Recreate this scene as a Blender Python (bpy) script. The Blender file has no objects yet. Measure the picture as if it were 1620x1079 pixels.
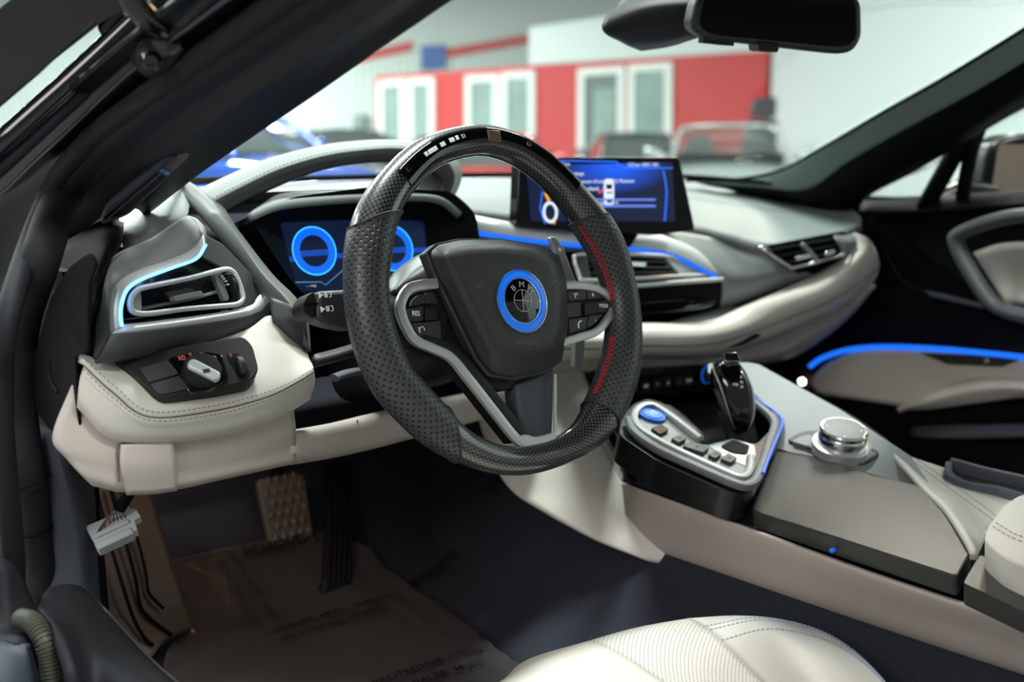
import bpy, bmesh, math, random
from mathutils import Vector as V, Matrix
from mathutils.geometry import tessellate_polygon
random.seed(7)
sc = bpy.context.scene
COL = sc.collection

# ---------------------------------------------------------------- camera, world, lamps, exposure
cam = bpy.data.cameras.new('camera'); camo = bpy.data.objects.new('camera', cam); COL.objects.link(camo)
cam.sensor_width = 36; cam.lens = 35; cam.clip_start = .02; cam.clip_end = 200
camo.location = (-0.6568,-0.7684,0.1425)
camo.rotation_euler = (math.radians(90 - 10.26), 0, math.radians(-41))
cam.dof.use_dof = True; cam.dof.focus_distance = .98; cam.dof.aperture_fstop = 3.4
sc.camera = camo
sc.view_settings.view_transform = 'Standard'; sc.view_settings.look = 'None'
sc.view_settings.gamma = 1; sc.view_settings.use_curve_mapping = False
sc.view_settings.exposure = 0.12
w = bpy.data.worlds.new('hall_light'); sc.world = w; w.use_nodes = True
bg = w.node_tree.nodes['Background']; bg.inputs[0].default_value = (.72, .80, .80, 1); bg.inputs[1].default_value = .36


def lamp(name, loc, size, power, col=(1, 1, 1), target=None, sy=None):
    l = bpy.data.lights.new(name, 'AREA'); l.shape = 'RECTANGLE'; l.size = size; l.size_y = sy or size
    l.energy = power; l.color = col
    o = bpy.data.objects.new(name, l); COL.objects.link(o); o.location = loc
    d = (V(target) - V(loc)) if target else V((0, 0, -1))
    o.rotation_euler = d.to_track_quat('-Z', 'Y').to_euler()
    return o


# ceiling lamps of the hall, plus fills added to brighten the cabin
lamp('warm_sheen_fill', (3.4, 1.15, 2.5), .6, 26, (1, .6, .3), target=(.3, -.3, -.2), sy=.35)  # added fill, stands in for a warm wall's sheen on the lid
for x, y, p in ((.5, -5, 760), (.5, 2, 760), (6.5, -5, 420), (6.5, 2, 560), (-5.5, 9, 760), (.5, 9, 760), (6.5, 9, 640), (-5.5, 16, 760), (.5, 16, 760), (6.5, 16, 620), (-4, 24, 900), (2, 25, 1100), (8, 25, 950), (4, 32, 1500), (12, 31, 1100), (-5, 33, 1300), (12, 20, 520)):
    lamp('hall_overhead_light', (x, y, 6.2), 2.6, p, (.92, 1, .97), sy=.6)
lamp('hall_overhead_light', (-1.9, -2.4, 3.4), 2.2, 36, (.95, 1, .97), target=(.1, -.1, -.3), sy=1.2)  # added low fill aimed into the cabin, apart from the ceiling rows
lamp('door_side_fill', (-3.2, -1.2, 1.5), 1.5, 42, (1, .95, .92), target=(.3, 0, -.2), sy=.8)  # added fill, stands in for light entering by the open door
lamp('footwell_lamp', (-.16, .27, -.15), .05, .12, (1, .58, .34), target=(-.17, .38, -.45))


# ---------------------------------------------------------------- helpers
def S(r, g, b):
    f = lambda c: (c / 255 / 12.92 if c <= 10 else ((c / 255 + .055) / 1.055) ** 2.4)
    return (f(r), f(g), f(b), 1)


def mat(name, col, rough=.5, metal=0, coat=0, emit=None, es=0, spec=.5, bump=None, var=None, trans=0):
    """bump = (scale, strength, distance) of fine grain; var = (scale, amount) of mottling"""
    m = bpy.data.materials.new(name); m.use_nodes = True; nt = m.node_tree; b = nt.nodes['Principled BSDF']
    b.inputs['Base Color'].default_value = col; b.inputs['Roughness'].default_value = rough
    b.inputs['Metallic'].default_value = metal; b.inputs['Coat Weight'].default_value = coat
    b.inputs['Coat Roughness'].default_value = .04; b.inputs['Specular IOR Level'].default_value = spec
    if emit:
        b.inputs['Emission Color'].default_value = emit; b.inputs['Emission Strength'].default_value = es
    tc = nt.nodes.new('ShaderNodeTexCoord')
    if var:
        n = nt.nodes.new('ShaderNodeTexNoise'); n.inputs['Scale'].default_value = var[0]; n.inputs['Detail'].default_value = 4
        mx = nt.nodes.new('ShaderNodeMix'); mx.data_type = 'RGBA'
        mx.inputs[6].default_value = [c * (1 - var[1]) for c in col[:3]] + [1]
        mx.inputs[7].default_value = [min(1, c * (1 + var[1])) for c in col[:3]] + [1]
        nt.links.new(tc.outputs['Object'], n.inputs['Vector']); nt.links.new(n.outputs['Fac'], mx.inputs[0])
        nt.links.new(mx.outputs[2], b.inputs['Base Color'])
    if bump:
        n = nt.nodes.new('ShaderNodeTexNoise'); n.inputs['Scale'].default_value = bump[0]; n.inputs['Detail'].default_value = 3
        bp = nt.nodes.new('ShaderNodeBump'); bp.inputs['Strength'].default_value = bump[1]; bp.inputs['Distance'].default_value = bump[2]
        nt.links.new(tc.outputs['Object'], n.inputs['Vector']); nt.links.new(n.outputs['Fac'], bp.inputs['Height'])
        nt.links.new(bp.outputs['Normal'], b.inputs['Normal'])
    return m


def dots(m, pitch, rad, dark, depth=.0004, coords='UV'):
    """rows of small punched holes over the leather, laid out along the surface's own UVs (metres)"""
    nt = m.node_tree; b = nt.nodes['Principled BSDF']; N = nt.nodes.new; L = nt.links.new
    tc = N('ShaderNodeTexCoord'); mp = N('ShaderNodeMapping'); mp.inputs['Rotation'].default_value = (0, 0, math.pi / 4)
    mp.inputs['Scale'].default_value = (1 / pitch,) * 3
    v = N('ShaderNodeTexVoronoi'); v.voronoi_dimensions = '2D'; v.inputs['Scale'].default_value = 1; v.inputs['Randomness'].default_value = 0
    r = N('ShaderNodeMapRange'); r.inputs[1].default_value = rad * .75; r.inputs[2].default_value = rad * 1.25
    mx = N('ShaderNodeMix'); mx.data_type = 'RGBA'; c = b.inputs['Base Color'].default_value[:]
    mx.inputs[6].default_value = dark; mx.inputs[7].default_value = c
    bp = N('ShaderNodeBump'); bp.inputs['Strength'].default_value = .8; bp.inputs['Distance'].default_value = depth
    L(tc.outputs[coords], mp.inputs[0]); L(mp.outputs[0], v.inputs['Vector']); L(v.outputs['Distance'], r.inputs[0])
    L(r.outputs[0], mx.inputs[0]); L(mx.outputs[2], b.inputs['Base Color']); L(r.outputs[0], bp.inputs['Height'])
    L(bp.outputs[0], b.inputs['Normal'])
    return m


def carbon(name, pitch=.0028):
    m = mat(name, (.01, .01, .01, 1), .32, .2, coat=1); nt = m.node_tree; b = nt.nodes['Principled BSDF']; N = nt.nodes.new; L = nt.links.new
    b.inputs['Coat Roughness'].default_value = .03
    tc = N('ShaderNodeTexCoord'); mp = N('ShaderNodeMapping'); mp.inputs['Scale'].default_value = (1 / pitch,) * 3
    ck = N('ShaderNodeTexChecker'); ck.inputs['Scale'].default_value = 1
    ck.inputs['Color1'].default_value = (.004, .004, .004, 1); ck.inputs['Color2'].default_value = (.085, .083, .08, 1)
    L(tc.outputs['UV'], mp.inputs[0]); L(mp.outputs[0], ck.inputs['Vector']); L(ck.outputs['Color'], b.inputs['Base Color'])
    return m


def glass(name, tint=(1, 1, 1, 1), rough=0.0, amt=1.0):
    m = bpy.data.materials.new(name); m.use_nodes = True; nt = m.node_tree; nt.nodes.clear(); N = nt.nodes.new; L = nt.links.new
    o = N('ShaderNodeOutputMaterial'); mx = N('ShaderNodeMixShader'); t = N('ShaderNodeBsdfTransparent'); g = N('ShaderNodeBsdfGlossy')
    f = N('ShaderNodeFresnel'); f.inputs['IOR'].default_value = 1.3; g.inputs['Roughness'].default_value = rough
    t.inputs[0].default_value = tint
    k = N('ShaderNodeMath'); k.operation = 'MULTIPLY'; k.inputs[1].default_value = amt
    L(f.outputs[0], k.inputs[0]); L(k.outputs[0], mx.inputs[0]); L(t.outputs[0], mx.inputs[1]); L(g.outputs[0], mx.inputs[2]); L(mx.outputs[0], o.inputs[0])
    return m


def glow(name, col, s):
    m = bpy.data.materials.new(name); m.use_nodes = True; nt = m.node_tree; nt.nodes.clear()
    o = nt.nodes.new('ShaderNodeOutputMaterial'); e = nt.nodes.new('ShaderNodeEmission')
    e.inputs[0].default_value = col; e.inputs[1].default_value = s; nt.links.new(e.outputs[0], o.inputs[0])
    return m


MT = {
    'grip': dots(mat('grip_leather', S(60, 61, 64), .40), .0054, .23, S(5, 5, 6), .0006),
    'carbon': carbon('carbon_weave'),
    'gloss': mat('gloss_black', S(8, 8, 9), .08, coat=.2),
    'soft': mat('soft_black', S(42, 43, 43), .5, bump=(2500, .25, .0003)),
    'black': mat('matt_black', S(20, 20, 21), .55, spec=.35, bump=(2200, .2, .0003)),
    'deep': mat('deep_black', S(8, 8, 9), .7, spec=.12),
    'satin': mat('satin_silver', S(188, 188, 185), .40, .55),
    'chrome': mat('chrome', S(215, 216, 216), .14, 1),
    'grey': mat('satin_grey_trim', S(118, 123, 122), .52, 0, spec=.5, bump=(1800, .1, .0002)),
    'silvertrim': mat('pale_satin_trim', S(146, 151, 151), .4, .35),
    'paletrim': mat('pale_dash_trim', S(200, 204, 204), .38, .2),
    'darkgrey': mat('dark_grey_trim', S(66, 67, 69), .5, spec=.35, bump=(1800, .1, .0002)),
    'strutgrey': mat('strut_grey', S(88, 92, 92), .5),
    'satinblack': mat('satin_black', S(17, 17, 18), .28, spec=.4),
    'seamthread': mat('seat_seam', S(150, 145, 138), .7),
    'dashleather': mat('grey_dash_leather', S(104, 112, 110), .55, bump=(1500, .35, .0004), var=(8, .04)),
    'darkleather': mat('charcoal_leather', S(50, 51, 54), .45, bump=(1500, .35, .0004)),
    'lid': mat('dark_lid_leather', S(56, 56, 53), .34, bump=(1300, .5, .0004)),
    'beige': mat('beige_leather', S(200, 194, 184), .5, bump=(1400, .25, .0003), var=(6, .03)),
    'beigeplastic': mat('beige_plastic', S(184, 172, 164), .55, bump=(2600, .25, .0003)),
    'seat': mat('seat_leather', S(194, 189, 180), .45, bump=(900, .2, .0003)),
    'seatperf': dots(mat('perforated_seat_leather', S(194, 189, 180), .5), .0042, .2, S(96, 92, 88), .0002),
    'carpet': mat('carpet', S(56, 58, 67), .95, bump=(1400, 1, .002), var=(700, .5), spec=.1),
    'kick': mat('grained_kick_plastic', S(62, 66, 76), .6, bump=(1800, .6, .0005)),
    'sill': mat('sill_plastic', S(30, 31, 34), .6, spec=.25, bump=(30, .2, .002)),
    'rubber': mat('rubber_seal', S(28, 29, 32), .65, spec=.18),
    'paint': mat('black_car_paint', S(9, 8, 8), .3, spec=.25),
    'doorblack': mat('door_plastic', S(10, 10, 11), .62, spec=.12),
    'blue': glow('blue_light_strip', (.012, .16, .95, 1), 1.15),
    'icyblue': glow('pale_blue_light_strip', (.12, .38, 1, 1), 4.2),
    'bluep': mat('blue_badge_ring', S(20, 105, 215), .3, emit=(.01, .12, .6, 1), es=.45),
    'bluedim': mat('unlit_blue_strip', S(22, 84, 190), .35, emit=(.01, .1, .6, 1), es=.12),
    'screenblack': mat('screen_black', S(6, 6, 7), .12, spec=.25),
    'red': mat('red_thread', S(190, 30, 38), .6),
    'bluethread': mat('blue_thread', S(120, 150, 190), .7),
    'greythread': mat('grey_thread', S(95, 92, 90), .7),
    'darkthread': mat('dark_thread', S(30, 32, 33), .7),
    'white': mat('white_print', S(225, 225, 225), .5, emit=(1, 1, 1, 1), es=.15),
    'grey_print': mat('embossed_print', S(84, 84, 82), .5),
    'redlit': glow('red_lit_print', (1, .2, .15, 1), .55),
    'foot': mat('foot_rest_rubber', S(72, 66, 62), .5, bump=(900, .3, .0004)),
    'pedal': mat('pedal_rubber', S(80, 73, 68), .55, bump=(700, .4, .0004)),
    'conn': mat('connector_plastic', S(200, 205, 205), .5),
    'wiregrey': mat('grey_wire', S(90, 95, 96), .5),
    'mirror': mat('mirror_glass', S(30, 30, 32), .03, 1),
    'windscreen': glass('windscreen_glass', (.985, 1, .992, 1), amt=.12),
    'sideglass': glass('side_glass', (.9, .93, .92, 1), amt=.6),
    'film': glass('clear_film', (.80, .80, .80, 1), .22, .55),
    'print': mat('film_print', S(8, 8, 9), .6),
}
nt_ = MT['film'].node_tree      # milky plastic: part see-through, part dull grey
_t = nt_.nodes['Transparent BSDF']; _d = nt_.nodes.new('ShaderNodeBsdfDiffuse'); _d.inputs[0].default_value = (.095, .085, .078, 1)
_m = nt_.nodes.new('ShaderNodeMixShader'); _m.inputs[0].default_value = .5; nt_.nodes['Fresnel'].inputs['IOR'].default_value = 1.45
_k = nt_.nodes['Mix Shader']; nt_.links.new(_t.outputs[0], _m.inputs[1]); nt_.links.new(_d.outputs[0], _m.inputs[2]); nt_.links.new(_m.outputs[0], _k.inputs[1])


def thing(name, label, cat, loc=(0, 0, 0), group=None):
    o = bpy.data.objects.new(name, None); COL.objects.link(o); o.location = loc; o.empty_display_size = .02
    o['label'] = label; o['category'] = cat
    if group: o['group'] = group
    return o


def tag(o, label, cat, group=None):
    o['label'] = label; o['category'] = cat
    if group: o['group'] = group
    return o


def pin(o, parent):
    if parent is not None:
        o.parent = parent
        if parent.type == 'EMPTY': o.matrix_parent_inverse = Matrix.Translation(-V(parent.location))
    return o


def mk(name, vs, fs, m, parent=None, smooth=True, bev=0, seg=2, sub=0, solid=0, uv=None, ang=35, off=-1, recalc=True):
    me = bpy.data.meshes.new(name); me.from_pydata([tuple(v) for v in vs], [], fs); me.validate()
    if uv:
        ul = me.uv_layers.new(name='UVMap')
        for p in me.polygons:
            for li in p.loop_indices: ul.data[li].uv = uv[me.loops[li].vertex_index]
    if recalc:
        bm = bmesh.new(); bm.from_mesh(me); bmesh.ops.recalc_face_normals(bm, faces=bm.faces); bm.to_mesh(me); bm.free()
    if smooth:
        me.shade_smooth(); me.set_sharp_from_angle(angle=math.radians(ang))
    o = bpy.data.objects.new(name, me); COL.objects.link(o)
    for mm in (m if isinstance(m, list) else [m]): me.materials.append(MT[mm] if isinstance(mm, str) else mm)
    if solid:
        s = o.modifiers.new('thickness', 'SOLIDIFY'); s.thickness = solid; s.offset = off
    if bev:
        b = o.modifiers.new('edge', 'BEVEL'); b.width = bev; b.segments = seg; b.limit_method = 'ANGLE'; b.angle_limit = math.radians(32)
        b.use_clamp_overlap = True
    if sub:
        s = o.modifiers.new('smooth', 'SUBSURF'); s.levels = s.render_levels = sub
    return pin(o, parent)


def crv(p, n=6, closed=False):
    """Catmull-Rom through the points"""
    p = [V(q) for q in p]; k = len(p); out = []
    if k < 3 and not closed: return [p[0].lerp(p[1], i / n) for i in range(n + 1)]
    g = (lambda i: p[i % k]) if closed else (lambda i: p[i] if 0 <= i < k else (p[0] * 2 - p[1] if i < 0 else p[-1] * 2 - p[-2]))
    for i in range(k if closed else k - 1):
        a, b, c, d = g(i - 1), g(i), g(i + 1), g(i + 2)
        for j in range(n):
            t = j / n
            out.append(.5 * ((2 * b) + (c - a) * t + (2 * a - 5 * b + 4 * c - d) * t * t + (3 * b - a - 3 * c + d) * t ** 3))
    if not closed: out.append(p[-1].copy())
    return out


def fil(p, r, n=5):
    """polygon with its corners rounded; r may be a list"""
    p = [V(q) for q in p]; k = len(p); out = []
    for i in range(k):
        a, b, c = p[i - 1], p[i], p[(i + 1) % k]; rr = r[i] if isinstance(r, (list, tuple)) else r
        if rr <= 0: out.append(b); continue
        t = min(rr, (a - b).length * .48, (c - b).length * .48)
        s, e = b + (a - b).normalized() * t, b + (c - b).normalized() * t
        for j in range(n + 1):
            q = j / n; out.append(s * (1 - q) ** 2 + b * 2 * q * (1 - q) + e * q * q)
    return out


def resamp(p, n, closed=True):
    p = [V(q) for q in p]; q = p + [p[0]] if closed else p; L = [0]
    for a, b in zip(q, q[1:]): L.append(L[-1] + (b - a).length)
    out = []; j = 0; m = n if closed else n - 1
    for i in range(n):
        t = L[-1] * i / m
        while j < len(L) - 2 and L[j + 1] < t: j += 1
        s = (t - L[j]) / max(1e-9, L[j + 1] - L[j]); out.append(q[j].lerp(q[j + 1], min(1, s)))
    return out


def sheet(name, rows, m, parent=None, n=5, thick=.003, lin=False, ang=50, close=False, off=-1, bev=0, flat=False, eye=(-.35, -.6, .3)):
    """smooth surface through a grid of points"""
    if not lin: rows = [list(q) for q in zip(*[crv(c, n) for c in zip(*rows)])]
    rows = [list(map(V, r)) if flat else crv(r, n, close) for r in rows]
    R, K = len(rows), len(rows[0]); vs = [v for r in rows for v in r]; uv = []
    ul = [0.0]
    for i in range(1, R): ul.append(ul[-1] + (rows[i][K // 2] - rows[i - 1][K // 2]).length)
    mid = rows[R // 2]; wl = [0.0]
    for j in range(1, K): wl.append(wl[-1] + (mid[j] - mid[j - 1]).length)
    for i in range(R):
        for j in range(K): uv.append((wl[j], ul[i]))
    fs = []
    for i in range(R - 1):
        for j in range(K if close else K - 1):
            j2 = (j + 1) % K; fs.append((i * K + j, i * K + j2, (i + 1) * K + j2, (i + 1) * K + j))
    if not close:       # the visible side looks into the cabin; the thickness lies behind it
        me_ = V((0, 0, 0)); c_ = sum(vs, V((0, 0, 0))) / len(vs)
        for f in fs:
            a, b, c, d = (vs[i] for i in f); me_ += (c - a).cross(d - b)
        if me_.dot(V(eye) - c_) < 0: fs = [f[::-1] for f in fs]
    return mk(name, vs, fs, m, parent, solid=thick, uv=uv, ang=ang, off=off, bev=bev, recalc=close)


def W3(fr, u, v, h=0):
    O, U, Vv, N = (V(q) for q in fr); return O + U * u + Vv * v + N * h


def plate(name, pts, fr, h0, h1, m, parent=None, bev=0, seg=2, top=None, ang=35, sub=0):
    """outline in a frame's own plane, extruded from h0 to h1; top = a smaller outline with as many points"""
    k = len(pts); tp = top or pts
    vs = [W3(fr, p[0], p[1], h0) for p in pts] + [W3(fr, p[0], p[1], h1) for p in tp]
    fs = [tuple(range(k)), tuple(range(k, 2 * k))] + [(i, (i + 1) % k, k + (i + 1) % k, k + i) for i in range(k)]
    return mk(name, vs, fs, m, parent, bev=bev, seg=seg, ang=ang, sub=sub)


def ring(name, outer, inner, fr, h0, h1, m, parent=None, bev=0, hi=None, N=96, pair=False):
    """frame with an opening; hi = height of the inner edge"""
    hi = h1 if hi is None else hi
    if not pair:
        a = resamp([(p[0], p[1], 0) for p in outer], N); b0 = resamp([(p[0], p[1], 0) for p in inner], N * 3)
        b = []
        for i in range(N):
            t = i / N * N * 3
            b.append(b0[int(t) % (N * 3)])
        # line the two loops up
        best = min(range(0, N * 3, 3), key=lambda s: sum((a[i] - b0[(i * 3 + s) % (N * 3)]).length for i in range(0, N, 8)))
        b = [b0[(i * 3 + best) % (N * 3)] for i in range(N)]
    else:
        a, b, N = [V((p[0], p[1], 0)) for p in outer], [V((p[0], p[1], 0)) for p in inner], len(outer)
    vs = [W3(fr, p.x, p.y, h0) for p in a] + [W3(fr, p.x, p.y, h1) for p in a] + [W3(fr, p.x, p.y, hi) for p in b] + [W3(fr, p.x, p.y, h0) for p in b]
    fs = []
    for i in range(N):
        j = (i + 1) % N
        for q in range(4):
            r_ = (q + 1) % 4; fs.append((q * N + i, q * N + j, r_ * N + j, r_ * N + i))
    return mk(name, vs, fs, m, parent, bev=bev)


def sweep(name, path, prof, m, parent=None, closed=False, normal=None, cap=True, scale=None, ang=40, uvoff=0):
    """profile (a, b) along a path: a along 'side', b along 'normal' (a vector or one per point)"""
    path = [V(p) for p in path]; n = len(path); k = len(prof); vs = []; uv = []; L = 0
    prev = None; pl = [0]
    for i in range(k): pl.append(pl[-1] + (V(prof[(i + 1) % k]) - V(prof[i])).length)
    rows = n + (1 if closed else 0)
    for i0 in range(rows):
        i = i0 % n
        t = (path[(i + 1) % n] - path[i - 1]) if closed else (path[min(i + 1, n - 1)] - path[max(i - 1, 0)])
        t.normalize()
        if normal is None:
            if prev is None: prev = V((0, 0, 1)) if abs(t.z) < .9 else V((0, 1, 0))
            nn = prev
        else: nn = V(normal[i]) if isinstance(normal, list) else V(normal)
        nn = (nn - t * nn.dot(t)).normalized(); prev = nn
        s = t.cross(nn); q = scale[i] if scale else 1
        if i0: L += (path[i] - path[i0 - 1]).length
        for j in range(k + 1):
            a, b = prof[j % k]; vs.append(path[i] + s * a * q + nn * b * q); uv.append((L, pl[j] * (q if q < 1.2 else 1) + uvoff))
    K = k + 1
    fs = [(i * K + j, i * K + j + 1, (i + 1) * K + j + 1, (i + 1) * K + j) for i in range(rows - 1) for j in range(k)]
    if cap and not closed: fs += [tuple(range(k)), tuple((n - 1) * K + j for j in range(k))]
    o = mk(name, vs, fs, m, parent, uv=uv, ang=ang)
    bm = bmesh.new(); bm.from_mesh(o.data)
    if closed or True:
        bmesh.ops.remove_doubles(bm, verts=bm.verts, dist=1e-6)
    bm.to_mesh(o.data); bm.free()
    return o


def circ(r, n=12, ry=None): return [(r * math.cos(2 * math.pi * i / n), (ry or r) * math.sin(2 * math.pi * i / n)) for i in range(n)]


def tube(name, path, r, m, parent=None, closed=False, n=10, smooth=0, normal=None, scale=None, ry=None):
    if smooth: path = crv(path, smooth, closed)
    return sweep(name, path, circ(r, n, ry), m, parent, closed, normal=normal, scale=scale, ang=60)


def flat(w, t, r=.3):
    """rounded flat bar profile: w wide, t thick"""
    e = min(w, t) * r
    return [(p.x, p.y) for p in fil([(-w / 2, -t / 2, 0), (w / 2, -t / 2, 0), (w / 2, t / 2, 0), (-w / 2, t / 2, 0)], e, 2)]


def lathe(name, prof, fr, m, parent=None, n=32, c=(0, 0), ang=35, arc=None):
    O, U, Vv, N = (V(q) for q in fr); vs = []; k = len(prof)
    for i in range(n):
        a = 2 * math.pi * i / n
        for r, h in prof: vs.append(W3(fr, c[0] + r * math.cos(a), c[1] + r * math.sin(a), h))
    fs = [(i * k + j, ((i + 1) % n) * k + j, ((i + 1) % n) * k + j + 1, i * k + j + 1) for i in range(n) for j in range(k - 1)]
    fs += [tuple(i * k for i in range(n)), tuple(i * k + k - 1 for i in range(n))]
    return mk(name, vs, fs, m, parent, ang=ang)


def text(name, s, fr, u, v, size, m, parent=None, h=0, rot=0, align='CENTER', ext=.0001, xs=1, bold=0):
    c = bpy.data.curves.new(name, 'FONT'); c.body = s; c.size = size; c.extrude = ext; c.align_x = align; c.align_y = 'CENTER'
    c.resolution_u = 3; c.offset = bold
    O, U, Vv, N = (V(q) for q in fr); a, b = math.cos(rot), math.sin(rot)
    X, Y = U * a + Vv * b, Vv * a - U * b; P = W3(fr, u, v, h)
    M4 = Matrix(((X.x * xs, Y.x, N.x, P.x), (X.y * xs, Y.y, N.y, P.y), (X.z * xs, Y.z, N.z, P.z), (0, 0, 0, 1)))
    t = bpy.data.objects.new(name, c); COL.objects.link(t); t.matrix_world = M4
    bpy.context.view_layer.update()
    me = bpy.data.meshes.new_from_object(t.evaluated_get(bpy.context.evaluated_depsgraph_get())); me.transform(M4)
    bpy.data.objects.remove(t)
    o = bpy.data.objects.new(name, me); COL.objects.link(o); me.materials.clear(); me.materials.append(MT[m])
    return pin(o, parent)


def shift(pts, d): return [V(p) + V(d) for p in pts]


def stitch(name, path, m, parent, pitch=.004, ln=.0026, r=.0004, normal=(0, 0, 1), zig=0):
    """a row of single stitches, one joined mesh"""
    path = [V(p) for p in path]; L = sum((b - a).length for a, b in zip(path, path[1:])); n = max(2, int(L / pitch))
    P = resamp(path, n, False); vs = []; fs = []
    for i in range(n - 1):
        t = (P[i + 1] - P[i]).normalized(); N = V(normal); s = t.cross(N).normalized(); N = s.cross(t)
        a = P[i]; b = P[i] + t * ln
        if zig: a, b = P[i] + s * zig, P[i + 1] - s * zig
        if zig and i % 2: a, b = P[i] - s * zig, P[i + 1] + s * zig
        d = (b - a).normalized(); s2 = d.cross(N).normalized(); k = len(vs)
        for q in (a, b):
            for c, e in ((-1, 0), (0, 1), (1, 0), (0, -.6)): vs.append(q + s2 * c * r + N * e * r)
        fs += [(k, k + 1, k + 5, k + 4), (k + 1, k + 2, k + 6, k + 5), (k + 2, k + 3, k + 7, k + 6), (k + 3, k, k + 4, k + 7), (k, k + 3, k + 2, k + 1), (k + 4, k + 5, k + 6, k + 7)]
    o = mk(name, vs, fs, m, parent, smooth=False); o['kind'] = 'stuff'
    return o


def box(name, fr, u0, u1, v0, v1, h0, h1, m, parent=None, bev=0, seg=2):
    return plate(name, [(u0, v0), (u1, v0), (u1, v1), (u0, v1)], fr, h0, h1, m, parent, bev=bev, seg=seg)


def struct(o): o['kind'] = 'structure'; return o


WORLDF = ((0, 0, 0), (1, 0, 0), (0, 1, 0), (0, 0, 1))
GZ = -.65
# ---------------------------------------------------------------- the hall: floor, walls, office block
hall = {
    'floor': mat('polished_floor', S(150, 152, 150), .25, var=(.6, .1)),
    'corr': mat('pale_metal_wall', S(208, 222, 216), .6),
    'white': mat('white_wall', S(208, 218, 214), .7),
    'red': mat('red_wall', S(196, 44, 46), .7),
    'sign': mat('blue_sign', S(20, 88, 170), .6),
    'pane': mat('office_window', S(142, 165, 158), .15, spec=.5, var=(1.2, .35)),
    'door': mat('office_door', S(96, 112, 112), .3),
    'frame': mat('white_frame', S(226, 232, 226), .6),
}
struct(mk('floor', [(-14, -14, GZ), (46, -14, GZ), (46, 50, GZ), (-14, 50, GZ)], [(0, 1, 2, 3)], hall['floor'], solid=.1))
BW, OF, RW = ((14.48,37.2388,0.1285),(0.635,-0.7725,0.0001),(0.0,0.0,1.0),(-0.7725,-0.635,0.0)), ((16.2815,24.9011,0.1314),(0.3124,-0.95,0.0002),(-0.0001,0.0002,1.0),(-0.95,-0.3124,0.0)), ((20.0011,13.589,0.1336),(-0.5703,-0.8214,0.0004),(0.0002,0.0003,1.0),(-0.8214,0.5703,0.0))
# corrugated back wall
vs = []; fs = []; n = 190
for i in range(n * 4):
    u = -14 + 52 * i / (n * 4); h = (0, 0, .05, .05)[i % 4]
    vs += [W3(BW, u, GZ - .13, h), W3(BW, u, 11, h)]
fs = [(2 * i, 2 * i + 2, 2 * i + 3, 2 * i + 1) for i in range(n * 4 - 1)]
struct(mk('wall_back', vs, fs, hall['corr'], smooth=False))
for i, (a, b) in enumerate([([(7.4415,3.5683),(10.101,4.0511)]), ([(11.3037,3.7684),(14.2868,4.2098)])]):
    d = .16
    o = plate('trim_%d' % (i + 1), [(a[0], a[1] - d), (b[0], b[1] - d), (b[0], b[1] + d), (a[0], a[1] + d)], BW, .05, .09, hall['red'])
    o['kind'] = 'structure'; o['label'] = 'red stripe along the pale back wall of the hall'
sg = plate('hanging_sign', [(10.4361,3.1917),(11.3207,3.2665),(11.3305,4.072),(10.4498,4.0229)], BW, .09, .16, hall['sign'], bev=.01)
tag(sg, 'small blue square sign high on the pale back wall', 'sign')
bxs = thing('wall_cabinet', 'small grey box mounted low on the back wall left of the red office', 'cabinet', W3(BW, 0, 0))
plate('case', [(7.8724,1.1405),(8.354,1.1381),(8.368,1.6573),(7.8876,1.6608)], BW, .05, .3, hall['door'], bxs, bev=.02)
plate('door', [(7.922,1.1856),(8.3072,1.1836),(8.3188,1.6126),(7.9344,1.6153)], BW, .3, .32, hall['pane'], bxs, bev=.01)
# the red office block, white parapet on top
a = [(0.0763,2.4898),(11.7888,2.5805),(11.9079,0.0),(0.0,0.0)]
top = sum(p[1] for p in a[:2]) / 2
u1 = a[1][0]; gz = GZ - .13
ob = struct(plate('wall_office', [(0, gz), (u1, gz), (u1, a[1][1]), (0, a[0][1])], OF, -3, 0, hall['red']))
pw = [(5.2801,2.5533),(11.7888,2.5805),(11.6964,4.5839),(9.761,4.1817),(7.5559,3.6546),(5.2768,3.5219)]
struct(plate('wall_parapet', pw, OF, -3, .03, hall['white']))
wins = [[(0.093,0.6896),(1.1041,0.6961),(1.1438,2.3737),(0.1428,2.3417)], [(1.1968,0.7132),(2.1485,0.7195),(2.1763,2.3669),(1.235,2.37)], [(3.2193,0.6533),(4.3344,0.6576),(4.339,2.3619),(3.2362,2.3575)], [(4.4167,0.6567),(5.4851,0.6608),(5.4768,2.3958),(4.4205,2.3921)], [(6.7988,0.48),(8.1562,0.4997),(8.1143,2.4043),(6.7735,2.3866)], [(8.244,0.563),(9.46,0.581),(9.4035,2.4355),(8.2021,2.4158)]]
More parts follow.
